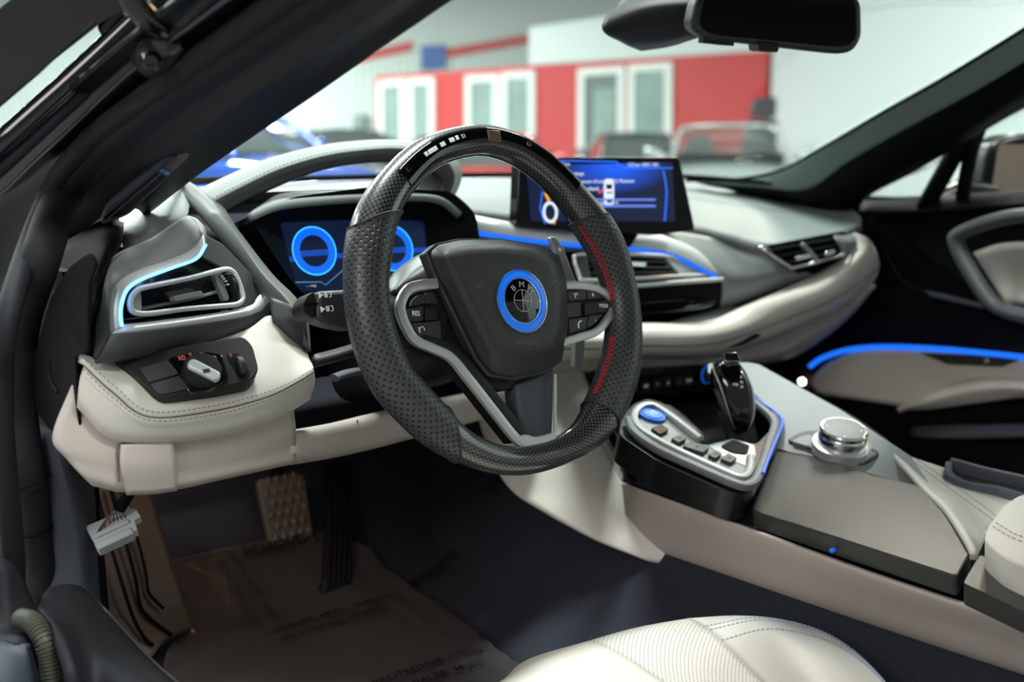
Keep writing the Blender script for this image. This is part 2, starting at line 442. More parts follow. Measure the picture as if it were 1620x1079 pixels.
for i, q in enumerate(wins):
    door_ = i in (0, 4)
    lo = gz if door_ else -.35 + .1
    q = [(q[0][0], lo), (q[1][0], lo), q[2], q[3]]
    t = .19
    inn = [(q[0][0] + t, q[0][1] + t), (q[1][0] - t, q[1][1] + t), (q[2][0] - t, q[2][1] - t), (q[3][0] + t, q[3][1] - t)]
    o = struct(ring(('door_%d' if door_ else 'window_%d') % (i + 1), q, inn, OF, 0, .09, hall['frame'], pair=True))
    o['label'] = 'white framed ' + ('office door' if door_ else 'office window') + ' in the red wall'
    plate('pane', inn, OF, .005, .03, hall['door'] if i in (4,) else hall['pane'], o)
    if door_:
        um = (inn[0][0] + inn[1][0]) / 2; w_ = (inn[1][0] - inn[0][0])
        box('glass_leaf', OF, inn[0][0] + w_ * .25, inn[1][0] - w_ * .1, inn[0][1], inn[2][1] - .35, .03, .06, hall['pane'], o, bev=.01)
        box('handle', OF, inn[0][0] + w_ * .16, inn[0][0] + w_ * .2, .2, .55, .06, .1, MT['satin'], o)
    else:
        box('sash_bar', OF, inn[0][0], inn[1][0], inn[0][1] + .6, inn[0][1] + .66, .03, .05, hall['frame'], o)
struct(plate('wall_right', [(0, gz), (24, gz), (24, 9), (0, 9)], RW, -.2, 0, hall['white']))


# ---------------------------------------------------------------- parked cars
def make_car(name, label, at, yaw, L, Wd, H, col, group=None, open_top=False, metal=.3):
    root = thing(name, label, 'car', (at[0], at[1], GZ), group)
    ca, sa = math.cos(yaw), math.sin(yaw)
    T = lambda x, y, z: (at[0] + x * ca - y * sa, at[1] + x * sa + y * ca, GZ + z)   # y forward, x right
    pm = mat(name + '_paint', col, .18, metal, coat=1)
    gl = mat(name + '_glass', S(52, 62, 60), .06, spec=.8)
    hw = Wd / 2; l = L / 2
    # lower body: cross-sections along the car (y, half width, sill z, belt z)
    st = [(-l, .72, .42, .62), (-l * .96, .88, .3, .78), (-l * .72, .98, .22, .86), (-l * .3, 1, .2, .86), (l * .2, 1, .2, .82), (l * .45, .99, .2, .78),
          (l * .75, .95, .22, .7), (l * .93, .84, .25, .58), (l, .66, .32, .5)]
    rows = []
    for y, k, z0, z1 in st:
        k *= hw; zb = z1 * H / 1.3; rise = .045
        rows.append([T(*p) for p in ((-k * .9, y, z0), (-k, y, z0 + .12), (-k, y, zb - .14), (-k * .93, y, zb - .02), (-k * .5, y, zb + rise), (0, y, zb + rise * 1.3), (k * .5, y, zb + rise), (k * .93, y, zb - .02), (k, y, zb - .14), (k, y, z0 + .12), (k * .9, y, z0), (0, y, z0 - .02))])
    sheet('body', rows, pm, root, n=3, thick=0, close=True, ang=70)
    bz = .84 * H / 1.3
    if not open_top:
        gh = [(-l * .78, .55, bz), (-l * .42, .6, H - .06), (-l * .1, .62, H), (l * .08, .6, H - .05), (l * .5, .72, bz - .02)]
        vs = []; fs = []
        for y, k, z in gh:
            z = max(z, bz); vs += [T(-hw * k, y, z), T(hw * k, y, z)]
        low = [T(-hw * .9, -l * .8, bz - .03), T(hw * .9, -l * .8, bz - .03), T(hw * .9, l * .5, bz - .06), T(-hw * .9, l * .5, bz - .06)]
        k = len(gh)
        mk('glasshouse', vs + low, [(2 * i, 2 * i + 1, 2 * i + 3, 2 * i + 2) for i in range(k - 1)] + [tuple([2 * i for i in range(k)] + [2 * k + 3, 2 * k]), tuple([2 * i + 1 for i in range(k)] + [2 * k + 2, 2 * k + 1])], gl, root, ang=20)
        rf = [[T(x * hw, y, z + .015 - .03 * abs(x)) for x in (-.62, -.3, 0, .3, .62)] for y, z in ((-l * .44, H - .06), (-l * .25, H - .02), (-l * .1, H), (l * .09, H - .045))]
        sheet('roof', rf, pm, root, n=3, thick=.02)
        for s in (-1, 1):
            tube('front_pillar', [T(s * hw * .73, l * .52, bz - .03), T(s * hw * .67, l * .3, H * .87), T(s * hw * .61, l * .08, H - .03)], .035, pm, root, smooth=4)
            tube('rear_pillar', [T(s * hw * .6, -l * .4, H - .05), T(s * hw * .58, -l * .8, bz)], .06, pm, root, smooth=4)
    else:
        a = [T(-hw * .82, l * .46, bz - .04), T(-hw * .74, l * .2, H - .12), T(-hw * .6, l * .1, H), T(0, l * .07, H + .02), T(hw * .6, l * .1, H), T(hw * .74, l * .2, H - .12), T(hw * .82, l * .46, bz - .04)]
        tube('front_glass_frame', a, .035, pm, root, smooth=5)
        rows = [[T(x * hw * .8, l * .46 + .1 * (1 - x * x), bz - .03) for x in (-1, -.5, 0, .5, 1)], [T(x * hw * .62, l * .1, H) for x in (-1, -.5, 0, .5, 1)]]
        sheet('front_glass', rows, MT['sideglass'], root, n=4, thick=.006, lin=True)
        for s in (-1, 1):
            rr = [[T(s * hw * .42 + dx * k, y, z) for dx in (-.24, -.12, .12, .24)] for y, z, k in ((-.1, .45, 1), (-.16, .8, 1), (-.25, bz + .12, .85), (-.3, bz + .3, .62), (-.34, bz + .36, .5))]
            sheet('seat_back', rr, 'darkleather', root, n=4, thick=.12)
        box('cockpit', (T(0, 0, 0), (ca, sa, 0), (-sa, ca, 0), (0, 0, 1)), -hw * .75, hw * .75, -l * .52, l * .42, bz - .1, bz + .1, 'deep', root, bev=.03)
        mk('rear_panel', [T(-.3, -.3, bz), T(.0, -.3, bz), T(0, -.32, bz + .2), T(-.3, -.32, bz + .2)], [(0, 1, 2, 3)], MT['red'], root, solid=.02)
    for s in (-1, 1):
        lathe('wheel', [(.16, -.11), (.31, -.11), (.335, -.08), (.335, .08), (.31, .11), (.16, .11)], (T(s * (hw - .1), l * .62, .335), (0, 0, 1), (-sa, ca, 0), (ca * s, sa * s, 0)), 'black', root, n=20)
        lathe('wheel', [(.16, -.11), (.31, -.11), (.335, -.08), (.335, .08), (.31, .11), (.16, .11)], (T(s * (hw - .1), -l * .62, .335), (0, 0, 1), (-sa, ca, 0), (ca * s, sa * s, 0)), 'black', root, n=20)
        fr = (T(s * hw * .68, l * .9, .62 * H / 1.3), (ca, sa, 0), (-sa * .35, ca * .35, .93), (-sa * .93, ca * .93, .35))
        plate('headlight', fil([(-.2 * s, -.05, 0), (.17 * s, -.06, 0), (.22 * s, .08, 0), (-.12 * s, .05, 0)], .02, 3), fr, -.05, .035, 'chrome', root, bev=.01)
        tube('side_mirror', [T(s * hw * .93, l * .34, bz + .03), T(s * (hw + .06), l * .33, bz + .1), T(s * (hw + .17), l * .31, bz + .13)], .055, pm, root, smooth=3)
        plate('tail_light', fil([(-.2, -.05, 0), (.2, -.05, 0), (.2, .05, 0), (-.2, .05, 0)], .02, 2), (T(s * hw * .66, -l * .965, .64 * H / 1.3), (ca, sa, 0), (0, 0, 1), (sa, -ca, 0)), -.05, .06, mat('tail_lamp', S(190, 20, 25), .2), root, bev=.01)
    fr = (T(0, l * .97, .42 * H / 1.3), (ca, sa, 0), (0, 0, 1), (-sa, ca, 0))
    plate('grille', fil([(-.45, -.1, 0), (.45, -.1, 0), (.52, .09, 0), (-.52, .09, 0)], .03, 3), fr, -.15, .05, 'deep', root, bev=.01)
    return root


Y0 = math.radians(-41)
cars = [
    ('blue_coupe', 'bright blue coupe nearest the dark windscreen pillar, nose turned inwards', [(4.1466,9.8671,0.1384)][0], Y0 + math.radians(238), 4.4, 1.85, 1.36, S(16, 82, 190)),
    ('charcoal_sedan', 'charcoal saloon parked sideways behind the blue coupe', [(9.8975,16.9861,0.1351)][0], Y0 + math.radians(95), 4.6, 1.85, 1.4, S(40, 44, 46)),
    ('black_sedan', 'black saloon parked sideways in front of the red office windows', [(14.8772,20.0628,0.1331)][0], Y0 + math.radians(82), 4.7, 1.85, 1.42, S(18, 19, 21)),
    ('dark_red_coupe', 'dark grey-red coupe half hidden above the wheel rim', [(13.6917,15.8422,0.1345)][0], Y0 + math.radians(176), 4.2, 1.8, 1.3, S(70, 30, 32)),
    ('red_coupe', 'bright red low coupe seen through the steering wheel', [(8.0717,9.8213,0.1375)][0], Y0 + math.radians(182), 4.2, 1.8, 1.16, S(190, 34, 36)),
    ('black_coupe', 'black coupe beside the silver convertible, left of it', [(12.696,11.3219,0.136)][0], Y0 + math.radians(180), 4.1, 1.75, 1.28, S(24, 26, 27)),
    ('silver_convertible', 'silver open-top convertible with dark seats facing the viewer', [(10.3769,7.5481,0.1376)][0], Y0 + math.radians(170), 4.1, 1.75, 1.22, S(150, 160, 158)),
]
for nm, lb, p, yw, L_, W_, H_, c_ in cars:
    make_car(nm, lb, p, yw, L_, W_, H_, c_, open_top=nm == 'silver_convertible')
sb = thing('seat_back', 'tall dark grey seat back standing behind the silver convertible', 'seat', [(14.2805,9.8099,0.136)][0])
p0 = V([(14.2805,9.8099,0.136)][0]); fr = (tuple(p0), (math.cos(Y0), math.sin(Y0), 0), (0, 0, 1), (math.sin(-Y0) * -1, -math.cos(Y0), 0))
plate('backrest', fil([(-.26, -.8, 0), (.30, -.8, 0), (.30, .72, 0), (-.26, .7, 0)], .06, 4), fr, -.07, .07, 'darkleather', sb, bev=.03)
plate('headrest', fil([(-.2, .74, 0), (.26, .74, 0), (.26, 1.1, 0), (-.15, 1.08, 0)], .08, 4), fr, -.06, .08, 'darkleather', sb, bev=.03)
box('post', fr, -.07, -.05, .68, .8, -.01, .01, 'chrome', sb)
box('post', fr, .09, .11, .68, .8, -.01, .01, 'chrome', sb)
# ---------------------------------------------------------------- steering wheel
WH = ((0.0,0.0,0.0),(1.0,0.0,0.0),(0.0,0.2924,0.9563),(0.0,-0.9563,0.2924))
sw = thing('steering_wheel', 'flat-bottomed steering wheel with carbon rim, perforated black grips and round blue badge', 'steering wheel', (0, 0, 0))
ST = [(0.0085,0.1709),(-0.0401,0.163),(-0.0747,0.148),(-0.1104,0.1218),(-0.1353,0.0935),(-0.1495,0.0639),(-0.1589,0.0334),(-0.1623,0.0021),(-0.1599,-0.0278),(-0.1508,-0.0587),(-0.1326,-0.0854),(-0.112,-0.11),(-0.0903,-0.1304),(-0.0631,-0.1474),(-0.0332,-0.1583),(-0.0004,-0.1628),(0.0353,-0.1618),(0.0697,-0.1548),(0.0992,-0.1386),(0.1244,-0.1161),(0.1479,-0.0874),(0.1633,-0.0554),(0.1711,-0.0248),(0.1722,0.0081),(0.1661,0.0416),(0.152,0.0716),(0.1318,0.1),(0.108,0.1271),(0.0807,0.1486),(0.0485,0.1645)]
HW = [26, 27, 29, 32, 36, 38, 36, 36, 37, 37, 37, 35, 29, 26, 24, 24, 24, 28, 33, 34, 33, 30, 28, 28, 31, 32, 29, 27, 26, 26]
NR = len(ST); RN = V(WH[3])
SUB = 6
cen = crv([W3(WH, p[0], p[1]) for p in ST], SUB, True)
rad = [v.x for v in crv([V((h * (1.02 + .6456 * p[0] + .047 * p[1]) / 1575, 0, 0)) for h, p in zip(HW, ST)], SUB, True)]


def rim(name, i0, i1, m, k=1.0, prof=None, steps=None, parent=sw, lab=None):
    idx = list(range(i0, i1 + 1)); P = [cen[i % len(cen)] for i in idx]; R = [rad[i % len(cen)] * k for i in idx]
    tt = []
    # profile in metres so that the weave and the holes keep their size
    o = sweep(name, P, prof or circ(1, 28), m, parent, normal=RN, scale=R, ang=60)
    if lab: o['label'] = lab
    return o


N_ = NR * SUB


def at_rim(t):
    i = math.floor(t); f = t - i; i %= N_; j = (i + 1) % N_
    return cen[i].lerp(cen[j], f), rad[i] * (1 - f) + rad[j] * f, ((cen[j] - cen[i - 1]).lerp(cen[(j + 1) % N_] - cen[i], f)).normalized()


def on_tube(t, a, k):
    c, R, d = at_rim(t); s_ = d.cross(RN); return c + (s_ * math.cos(a) + RN * math.sin(a)) * R * k


def sleeve(name, i0, i1, s0, s1, m, k, lab):
    """length of the rim whose two ends are cut on the slant"""
    K = 28; rows = int(i1 - i0) + 1; vs = []; uv = []; L = 0; prev = at_rim(i0)[0]
    for r in range(rows):
        w0 = max(0, 1 - r / 14); w1 = max(0, 1 - (rows - 1 - r) / 14); c = at_rim(i0 + r)[0]; L += (c - prev).length; prev = c
        for q in range(K + 1):
            a = 2 * math.pi * q / K; t = i0 + r + (s0 * w0 + s1 * w1) * math.cos(a)
            vs.append(on_tube(t, a, k)); uv.append((L + (t - i0 - r) * .0045, a * .0205))
    Q = K + 1
    fs = [(r * Q + q, r * Q + q + 1, (r + 1) * Q + q + 1, (r + 1) * Q + q) for r in range(rows - 1) for q in range(K)]
    o = mk(name, vs, fs, m, sw, uv=uv, ang=60); o['label'] = lab
    return o


sL, sB0, sB1, sR = 4 * SUB, 11 * SUB + 3, 18 * SUB + 1, 25 * SUB + 2
c1 = sleeve('carbon_rim', sR - 8, N_ + sL + 8, 0, 0, 'carbon', .96, 'glossy carbon top of the rim')
c2 = sleeve('carbon_rim', sB0 - 8, sB1 + 8, 0, 0, 'carbon', .96, 'glossy carbon bottom of the rim')
g1 = sleeve('grip', sL, sB0, 3.5, 4, 'grip', 1.02, 'perforated left grip')
g2 = sleeve('grip', sB1, sR, 0, -2, 'grip', 1.02, 'perforated right grip')
for t0, sl_ in ((sL, 3.5), (sB0, 4), (sB1, 0), (sR, -2)):
    tube('seam', [on_tube(t0 + sl_ * math.cos(q * math.pi / 14), q * math.pi / 14, 1.02) for q in range(28)], .0011, 'soft', sw, closed=True, n=6)
# light panel let into the top of the rim
ap = [(math.cos(math.radians(a)) * 1.03, math.sin(math.radians(a)) * 1.03) for a in range(56, 126, 7)]
ap += [(math.cos(math.radians(a)) * .85, math.sin(math.radians(a)) * .85) for a in range(119, 55, -21)]
led = rim('light_panel', 27 * SUB - 3, N_ + 3 * SUB - 1, 'gloss', 1.0, ap, lab='glossy black light panel with shift lamps')
# thin lip along the inner edge of the carbon
lp = [(math.cos(math.radians(a)) * .985, math.sin(math.radians(a)) * .985) for a in range(196, 222, 6)] + [(math.cos(math.radians(a)) * .9, math.sin(math.radians(a)) * .9) for a in (220, 208, 196)]


def onrim(u, v):
    q = W3(WH, u, v); i = min(range(N_), key=lambda k: (cen[k] - q).length); t = (cen[(i + 1) % N_] - cen[i - 1]).normalized(); s = t.cross(RN)
    a = (q - cen[i]).dot(s); R = rad[i] * 1.035; h = math.sqrt(max(R * R - a * a, 1e-9))
    p = cen[i] + s * a + RN * h; n = (s * a + RN * h).normalized(); t2 = (t - n * t.dot(n)).normalized()
    return (tuple(p), tuple(-t2), tuple(n.cross(-t2)), tuple(n))


for k, p in enumerate([(-0.079,0.1484),(-0.0713,0.1523),(-0.0618,0.1568),(-0.0523,0.1607),(-0.042,0.1647),(-0.0334,0.1674)]):
    fr = onrim(*p); wd = .0019 if k in (0, 5) else .0032
    box('shift_lamp', fr, -wd, wd, -.0022, .0022, -.001, .0005, 'white', led, bev=.0003)
fr = onrim(*[(-0.0216,0.1696)][0]); text('lettering', '51', fr, 0, 0, .006, 'white', led, h=.0005)
fr = onrim(*[(0.0134,0.1701)][0]); box('display', fr, -.0085, .0085, -.006, .006, -.001, .0006, mat('brown_plate', S(104, 84, 62), .2), led, bev=.001)  # small brown rectangle set on the rim panel
fr = onrim(*[(0.0587,0.1632)][0]); lathe('sensor', [(.0012, .0012), (.002, .0014), (.0028, .0012), (.003, -.001)], fr, 'chrome', led, n=16)
fr = onrim(*[(-0.1016,0.1341)][0]); text('lettering', 'C', fr, 0, 0, .006, 'grey_print', led, h=.0004)
# spoke body and arms
plate('spoke', fil([(-0.1223,0.0176),(-0.1079,0.0293),(-0.0714,0.0301),(-0.0155,0.029),(0.0527,0.0238),(0.0936,0.013),(0.141,0.0034),(0.1604,-0.015),(0.1396,-0.0375),(0.1083,-0.0497),(0.072,-0.053),(0.0429,-0.0893),(-0.02,-0.0892),(-0.0539,-0.0676),(-0.0842,-0.0434),(-0.1142,-0.0304),(-0.1264,-0.0137)], .01, 3), WH, -.03, -.012, 'black', sw, bev=.004)
pth = crv([(-0.1106,0.0034,-0.03),(-0.0877,0.0009,-0.038),(-0.0701,-0.0023,-0.0486),(-0.0548,-0.0087,-0.0695),(-0.0293,-0.0202,-0.1072),(-0.0098,-0.029,-0.136)], 5)
sweep('spoke_arm', pth, flat(.016, .030), 'black', sw, normal=RN)
plate('lower_spoke', [(0.0017,-0.0841),(0.0569,-0.0745),(0.0361,-0.1456),(0.0195,-0.1506),(-0.0043,-0.1409),(-0.0049,-0.1264)], WH, -.03, -.006, 'kick', sw, bev=.004)
# satin trims
trimL = crv([(-0.0802,0.0075,0.0246),(-0.0968,0.0076,0.0247),(-0.1129,0.0069,0.0225),(-0.1238,0.0041,0.0134),(-0.1276,0.001,0.0033),(-0.1251,-0.0032,-0.0104),(-0.1175,-0.0075,-0.0246),(-0.0991,-0.0105,-0.0344),(-0.0804,-0.0137,-0.0449),(-0.0653,-0.02,-0.0655),(-0.0402,-0.0314,-0.1026),(-0.0216,-0.0396,-0.1296),(-0.0099,-0.0427,-0.1397),(0.005,-0.0445,-0.1455),(0.0211,-0.0442,-0.1446),(0.0325,-0.0425,-0.139),(0.0402,-0.035,-0.1146),(0.0502,-0.0241,-0.0787)], 5)
sc_ = [1] * len(trimL)
for k in range(len(trimL)):
    if k > len(trimL) - 12: sc_[k] = .35
    elif k > 72: sc_[k] = 1.15
sweep('spoke_trim', trimL, flat(.0105, .007, .4), 'satin', sw, normal=RN, scale=sc_)
plate('trim_foot', fil([(-0.0211,-0.1369),(-0.008,-0.1354),(0.0026,-0.1412),(0.02,-0.1417),(0.033,-0.1401),(0.0305,-0.1529),(0.016,-0.1568),(-0.0043,-0.1543),(-0.016,-0.1469)], .006, 3), WH, -.006, .004, 'satin', sw, bev=.002)
sweep('spoke_trim', crv([(0.0824,0.003,0.0099),(0.1096,0.0024,0.0078),(0.133,0.001,0.0032),(0.1507,-0.0016,-0.0052),(0.1587,-0.005,-0.0163),(0.1454,-0.0093,-0.0303),(0.1236,-0.013,-0.0424),(0.0972,-0.0139,-0.0456),(0.066,-0.0149,-0.0487)], 5), flat(.0095, .007, .4), 'satin', sw, normal=RN)
# airbag cover
b0 = [(-0.0866,0.057),(-0.0725,0.0651),(-0.045,0.0687),(0.0107,0.0665),(0.0614,0.057),(0.0894,0.0435),(0.093,0.0109),(0.0811,-0.0368),(0.0626,-0.0703),(0.0362,-0.0803),(-0.0076,-0.0807),(-0.0389,-0.0723),(-0.0514,-0.0539),(-0.0695,-0.0011),(-0.0822,0.0366)]
b1 = [(-0.0846,0.0472),(-0.0743,0.0521),(-0.0536,0.0547),(-0.0096,0.0528),(0.0313,0.0458),(0.0523,0.0344),(0.0572,0.0085),(0.0472,-0.0321),(0.0331,-0.0511),(0.0094,-0.0547),(-0.0224,-0.0533),(-0.0404,-0.0504),(-0.0472,-0.042),(-0.0646,0.0029),(-0.0777,0.0381)]
plate('airbag_cover', b0, WH, -.012, .002, 'soft', sw, bev=.002)
plate('airbag_face', b0, WH, .002, .026, 'soft', sw, bev=.007, seg=4, top=b1)
BC = [(0.0011,-0.004)][0]
rt = math.radians(-8)
Bf = (tuple(W3(WH, BC[0], BC[1], .0265)), tuple(V(WH[1]) * math.cos(rt) + V(WH[2]) * math.sin(rt)), tuple(V(WH[2]) * math.cos(rt) - V(WH[1]) * math.sin(rt)), WH[3])
bd = lathe('badge', [(.0232, -.003), (.0232, .0005), (.0215, .0013), (.0, .0018)], Bf, 'gloss', sw, n=48)
lathe('badge_ring', [(.0232, -.003), (.0232, .0016), (.0255, .0026), (.0312, .0012), (.0322, -.003)], Bf, 'bluep', sw, n=64)
for r_, m_ in ((.0322, 'chrome'), (.0229, 'chrome')):
    tube('rim_line', [W3(Bf, r_ * math.cos(a), r_ * math.sin(a), .0012) for a in [k * math.pi / 32 for k in range(64)]], .0005, m_, bd, closed=True, n=6)
tube('rim_line', [W3(Bf, .0112 * math.cos(a), .0112 * math.sin(a), .0018) for a in [k * math.pi / 24 for k in range(48)]], .00035, 'satin', bd, closed=True, n=6)
box('cross_line', Bf, -.0112, .0112, -.0003, .0003, .0012, .0021, 'satin', bd); box('cross_line', Bf, -.0003, .0003, -.0112, .0112, .0012, .0021, 'satin', bd)
for ch, a in (('B', 42), ('M', 0), ('W', -42)):
    a_ = math.radians(a); text('lettering', ch, Bf, -math.sin(a_) * .0163, math.cos(a_) * .0163, .0085, 'satin', bd, h=.002, rot=a_, xs=1.15)
p = [(-0.0011,-0.0457)][0]; text('lettering', 'AIRBAG', WH, p[0], p[1], .0105, 'grey_print', sw, h=.0262, rot=rt, xs=.85)
for p in [(-0.0498,0.0154),(0.0492,0.0091)]:
    fr = (tuple(W3(WH, p[0], p[1], .0262)), WH[1], WH[2], WH[3])
    o = tube('horn_mark', [W3(fr, -.006, .002), W3(fr, -.002, .0), W3(fr, .003, .0025), W3(fr, .005, 0), W3(fr, .003, -.0022), W3(fr, -.002, 0), W3(fr, -.0055, -.0015)], .0004, 'grey_print', sw, n=5, smooth=3)


def button(px, h0, h1, m='soft', par=sw, r=.0015, b=.0008, name='button'):
    return plate(name, fil(px, r, 3), WH, h0, h1, m, par, bev=b)


button([(-0.1185,0.0086),(-0.1105,0.0177),(-0.0979,0.021),(-0.078,0.0218),(-0.071,-0.0073),(-0.082,-0.0343),(-0.0984,-0.0329),(-0.1143,-0.0243),(-0.1183,-0.0097)], -.012, -.004, 'black', name='button_panel')
button([(-0.116,0.0066),(-0.1116,0.0129),(-0.1042,0.0166),(-0.0964,0.0177),(-0.0979,0.0079)], -.006, .001)
button([(-0.0948,0.0182),(-0.0864,0.0187),(-0.0831,0.0065),(-0.0974,0.0073)], -.006, .001)
bR = button([(-0.1187,0.0044),(-0.1008,0.0051),(-0.1039,-0.0082),(-0.1193,-0.0078),(-0.1202,-0.0022)], -.006, .001)
button([(-0.1007,0.0026),(-0.0886,0.0027),(-0.0891,-0.0091),(-0.1026,-0.0089)], -.006, .0035, 'black', name='roller')
bS = button([(-0.1183,-0.0097),(-0.0842,-0.0109),(-0.088,-0.0304),(-0.0993,-0.0303),(-0.1113,-0.024)], -.006, .001)
button([(0.088,0.0064),(0.1283,0.0044),(0.1476,-0.0059),(0.1547,-0.0167),(0.1392,-0.0317),(0.1167,-0.0407),(0.0741,-0.045),(0.0765,-0.0189)], -.012, -.004, 'black', name='button_panel')
bV = button([(0.091,0.0034),(0.1188,0.0024),(0.1169,-0.0081),(0.0899,-0.0077)], -.006, .001)
bP = button([(0.1207,0.0022),(0.1302,0.0007),(0.1414,-0.006),(0.1426,-0.009),(0.1188,-0.0083)], -.006, .001)
button([(0.0865,-0.0095),(0.1085,-0.0102),(0.1043,-0.0253),(0.0823,-0.0251)], -.006, .001)
button([(0.1098,-0.0124),(0.1328,-0.0117),(0.13,-0.0251),(0.1072,-0.0256)], -.006, .004, 'black', name='roller')
bM = button([(0.1357,-0.012),(0.147,-0.0116),(0.1517,-0.0164),(0.1432,-0.0249),(0.1322,-0.0246)], -.006, .001)
bT = button([(0.0845,-0.0274),(0.1136,-0.0269),(0.1072,-0.0397),(0.0816,-0.0417)], -.006, .001)
bN = button([(0.1157,-0.0265),(0.1386,-0.0266),(0.1198,-0.0368),(0.1095,-0.0385)], -.006, .001)
for s, p, sz, par in (('RES', [(-0.1111,-0.0009)][0], .0068, bR), ('MODE', [(0.1412,-0.0177)][0], .0058, bM), ('+', [(0.1279,-0.0043)][0], .009, bP), ('-', [(0.1242,-0.0318)][0], .009, bN)):
    text('lettering', s, WH, p[0], p[1], sz, 'white', par, h=.0012, rot=rt, xs=.85)
p = [(-0.1073,-0.0166)][0]; fr = (tuple(W3(WH, p[0], p[1], .0012)), WH[1], WH[2], WH[3])
tube('cruise_mark', [W3(fr, .0025 * math.cos(a), .0025 * math.sin(a)) for a in [math.radians(d) for d in range(-40, 200, 30)]], .0003, 'white', bS, n=5)
box('cruise_mark', fr, -.004, -.0033, -.003, .0025, 0, .0003, 'white', bS)
p = [(0.099,-0.034)][0]; fr = (tuple(W3(WH, p[0], p[1], .0012)), WH[1], WH[2], WH[3])
tube('phone_mark', [W3(fr, .0035, .0035), W3(fr, 0, .0025), W3(fr, -.002, .000), W3(fr, -.0025, -.004)], .0007, 'white', bT, n=6, smooth=4)
p = [(0.102,-0.002)][0]; fr = (tuple(W3(WH, p[0], p[1], .0012)), WH[1], WH[2], WH[3])
tube('voice_mark', [W3(fr, -.003, .002), W3(fr, -.001, .0005), W3(fr, -.0015, -.003)], .0005, 'white', bV, n=5)
tube('voice_mark', [W3(fr, .0005, .0025), W3(fr, .0015, 0), W3(fr, .0035, .002)], .0004, 'white', bV, n=5)
# shift paddle behind the right spoke
pd = plate('shift_paddle', fil([(0.1133,0.0719),(0.1226,0.07),(0.1311,0.057),(0.1372,0.0278),(0.1422,0.009),(0.1243,0.0097),(0.119,0.0343),(0.117,0.0564)], .004, 3), WH, -.039, -.033, 'satin', sw, bev=.0015)
p = [(0.1246,0.0547)][0]; text('lettering', '+', WH, p[0], p[1], .011, 'white', pd, h=-.0328)
plate('shift_paddle', fil([(0.1211,-0.0461),(0.1371,-0.0465),(0.1262,-0.0788),(0.1185,-0.0813),(0.11,-0.0794)], .004, 3), WH, -.039, -.033, 'satin', sw, bev=.0015)
# red cross stitching on the inner side of the right grip, along the rim's own tube
for a, b in ((sR + 1, 22 * SUB + 2), (21 * SUB - 1, sB1 + 2)):
    pts = []; rng = range(a, b - 1, -1) if a > b else range(a, b + 1)
    for i in rng:
        j = i % N_; t = (cen[(j + 1) % N_] - cen[j - 1]).normalized(); s = t.cross(RN)
        an = math.radians(164); pts.append(cen[j] + (s * math.cos(an) + RN * math.sin(an)) * rad[j] * 1.03)
    for z in (.0035, -.0035):
        stitch('stitching', pts, 'red', sw, pitch=.0045, r=.0007, normal=(-.8, -.5, .2), zig=z)['label'] = 'red cross stitching'

# ---------------------------------------------------------------- column shroud and stalk
cs = thing('steering_column', 'black shroud of the steering column behind the wheel', 'steering column', (0, .1, -.03))
ax = [W3(WH, 0, -.005, h) for h in (-.03, -.05, -.12, -.2, -.26)]
sweep('shroud', ax, [(p[0], p[1]) for p in fil([(-.062, -.058, 0), (.062, -.058, 0), (.052, .05, 0), (-.052, .05, 0)], .035, 6)], 'black', cs, normal=V(WH[2]), scale=[.8, .95, 1.05, 1.1, 1.1])
sheet('upper_shroud', [[(-0.1151,0.05,0.0191),(-0.0914,0.06,0.0341),(-0.0556,0.075,0.0454),(-0.0097,0.09,0.0544)], [(-0.1221,0.02,0.0189),(-0.0987,0.03,0.0296),(-0.0663,0.045,0.0386),(-0.0275,0.06,0.0467)], [(-0.1021,0.03,0.0125),(-0.0852,0.03,0.0211),(-0.0559,0.04,0.0268),(-0.0266,0.055,0.0352)]], mat('shroud_grey', S(64, 67, 66), .4), cs, n=5, thick=.004)
lathe('collar', [(.05, -.04), (.05, -.026), (.045, -.022)], WH, 'soft', cs)
tube('adjust_lever', [(-0.1606,0.07,-0.068),(-0.143,0.075,-0.0668),(-0.1079,0.1,-0.0725)], .007, 'kick', cs, smooth=4, ry=.004)
sheet('lower_cover', [[(-0.1466,0.13,-0.0545),(-0.1165,0.14,-0.0543),(-0.0785,0.15,-0.052)], [(-0.1513,0.12,-0.0643),(-0.1229,0.13,-0.0643),(-0.0812,0.14,-0.0615)]], 'soft', cs, n=3, thick=.006, lin=True)
stw = thing('turn_signal_stalk', 'black indicator stalk with white symbols left of the steering wheel', 'stalk', tuple(W3(WH, -.17, 0, -.06)))
plate('lever', fil([(-0.1869,0.0367),(-0.1479,0.0352),(-0.1203,0.0291),(-0.1262,0.0026),(-0.1561,-0.0029),(-0.1788,0.0038),(-0.1924,0.0101)], .006, 4), WH, -.068, -.042, 'soft', stw, bev=.006, seg=3)
plate('twist_end', fil([(-0.2038,0.0256),(-0.196,0.0345),(-0.1882,0.0368),(-0.1936,0.0108),(-0.2002,0.0139),(-0.2044,0.0191)], .006, 4), WH, -.066, -.043, 'black', stw, bev=.005, seg=3)
box('groove', (tuple([(-0.1963,0.0474,0.0113)][0]), WH[1], WH[2], WH[3]), -.007, .008, -.0008, .0008, -.001, .0006, 'deep', stw)
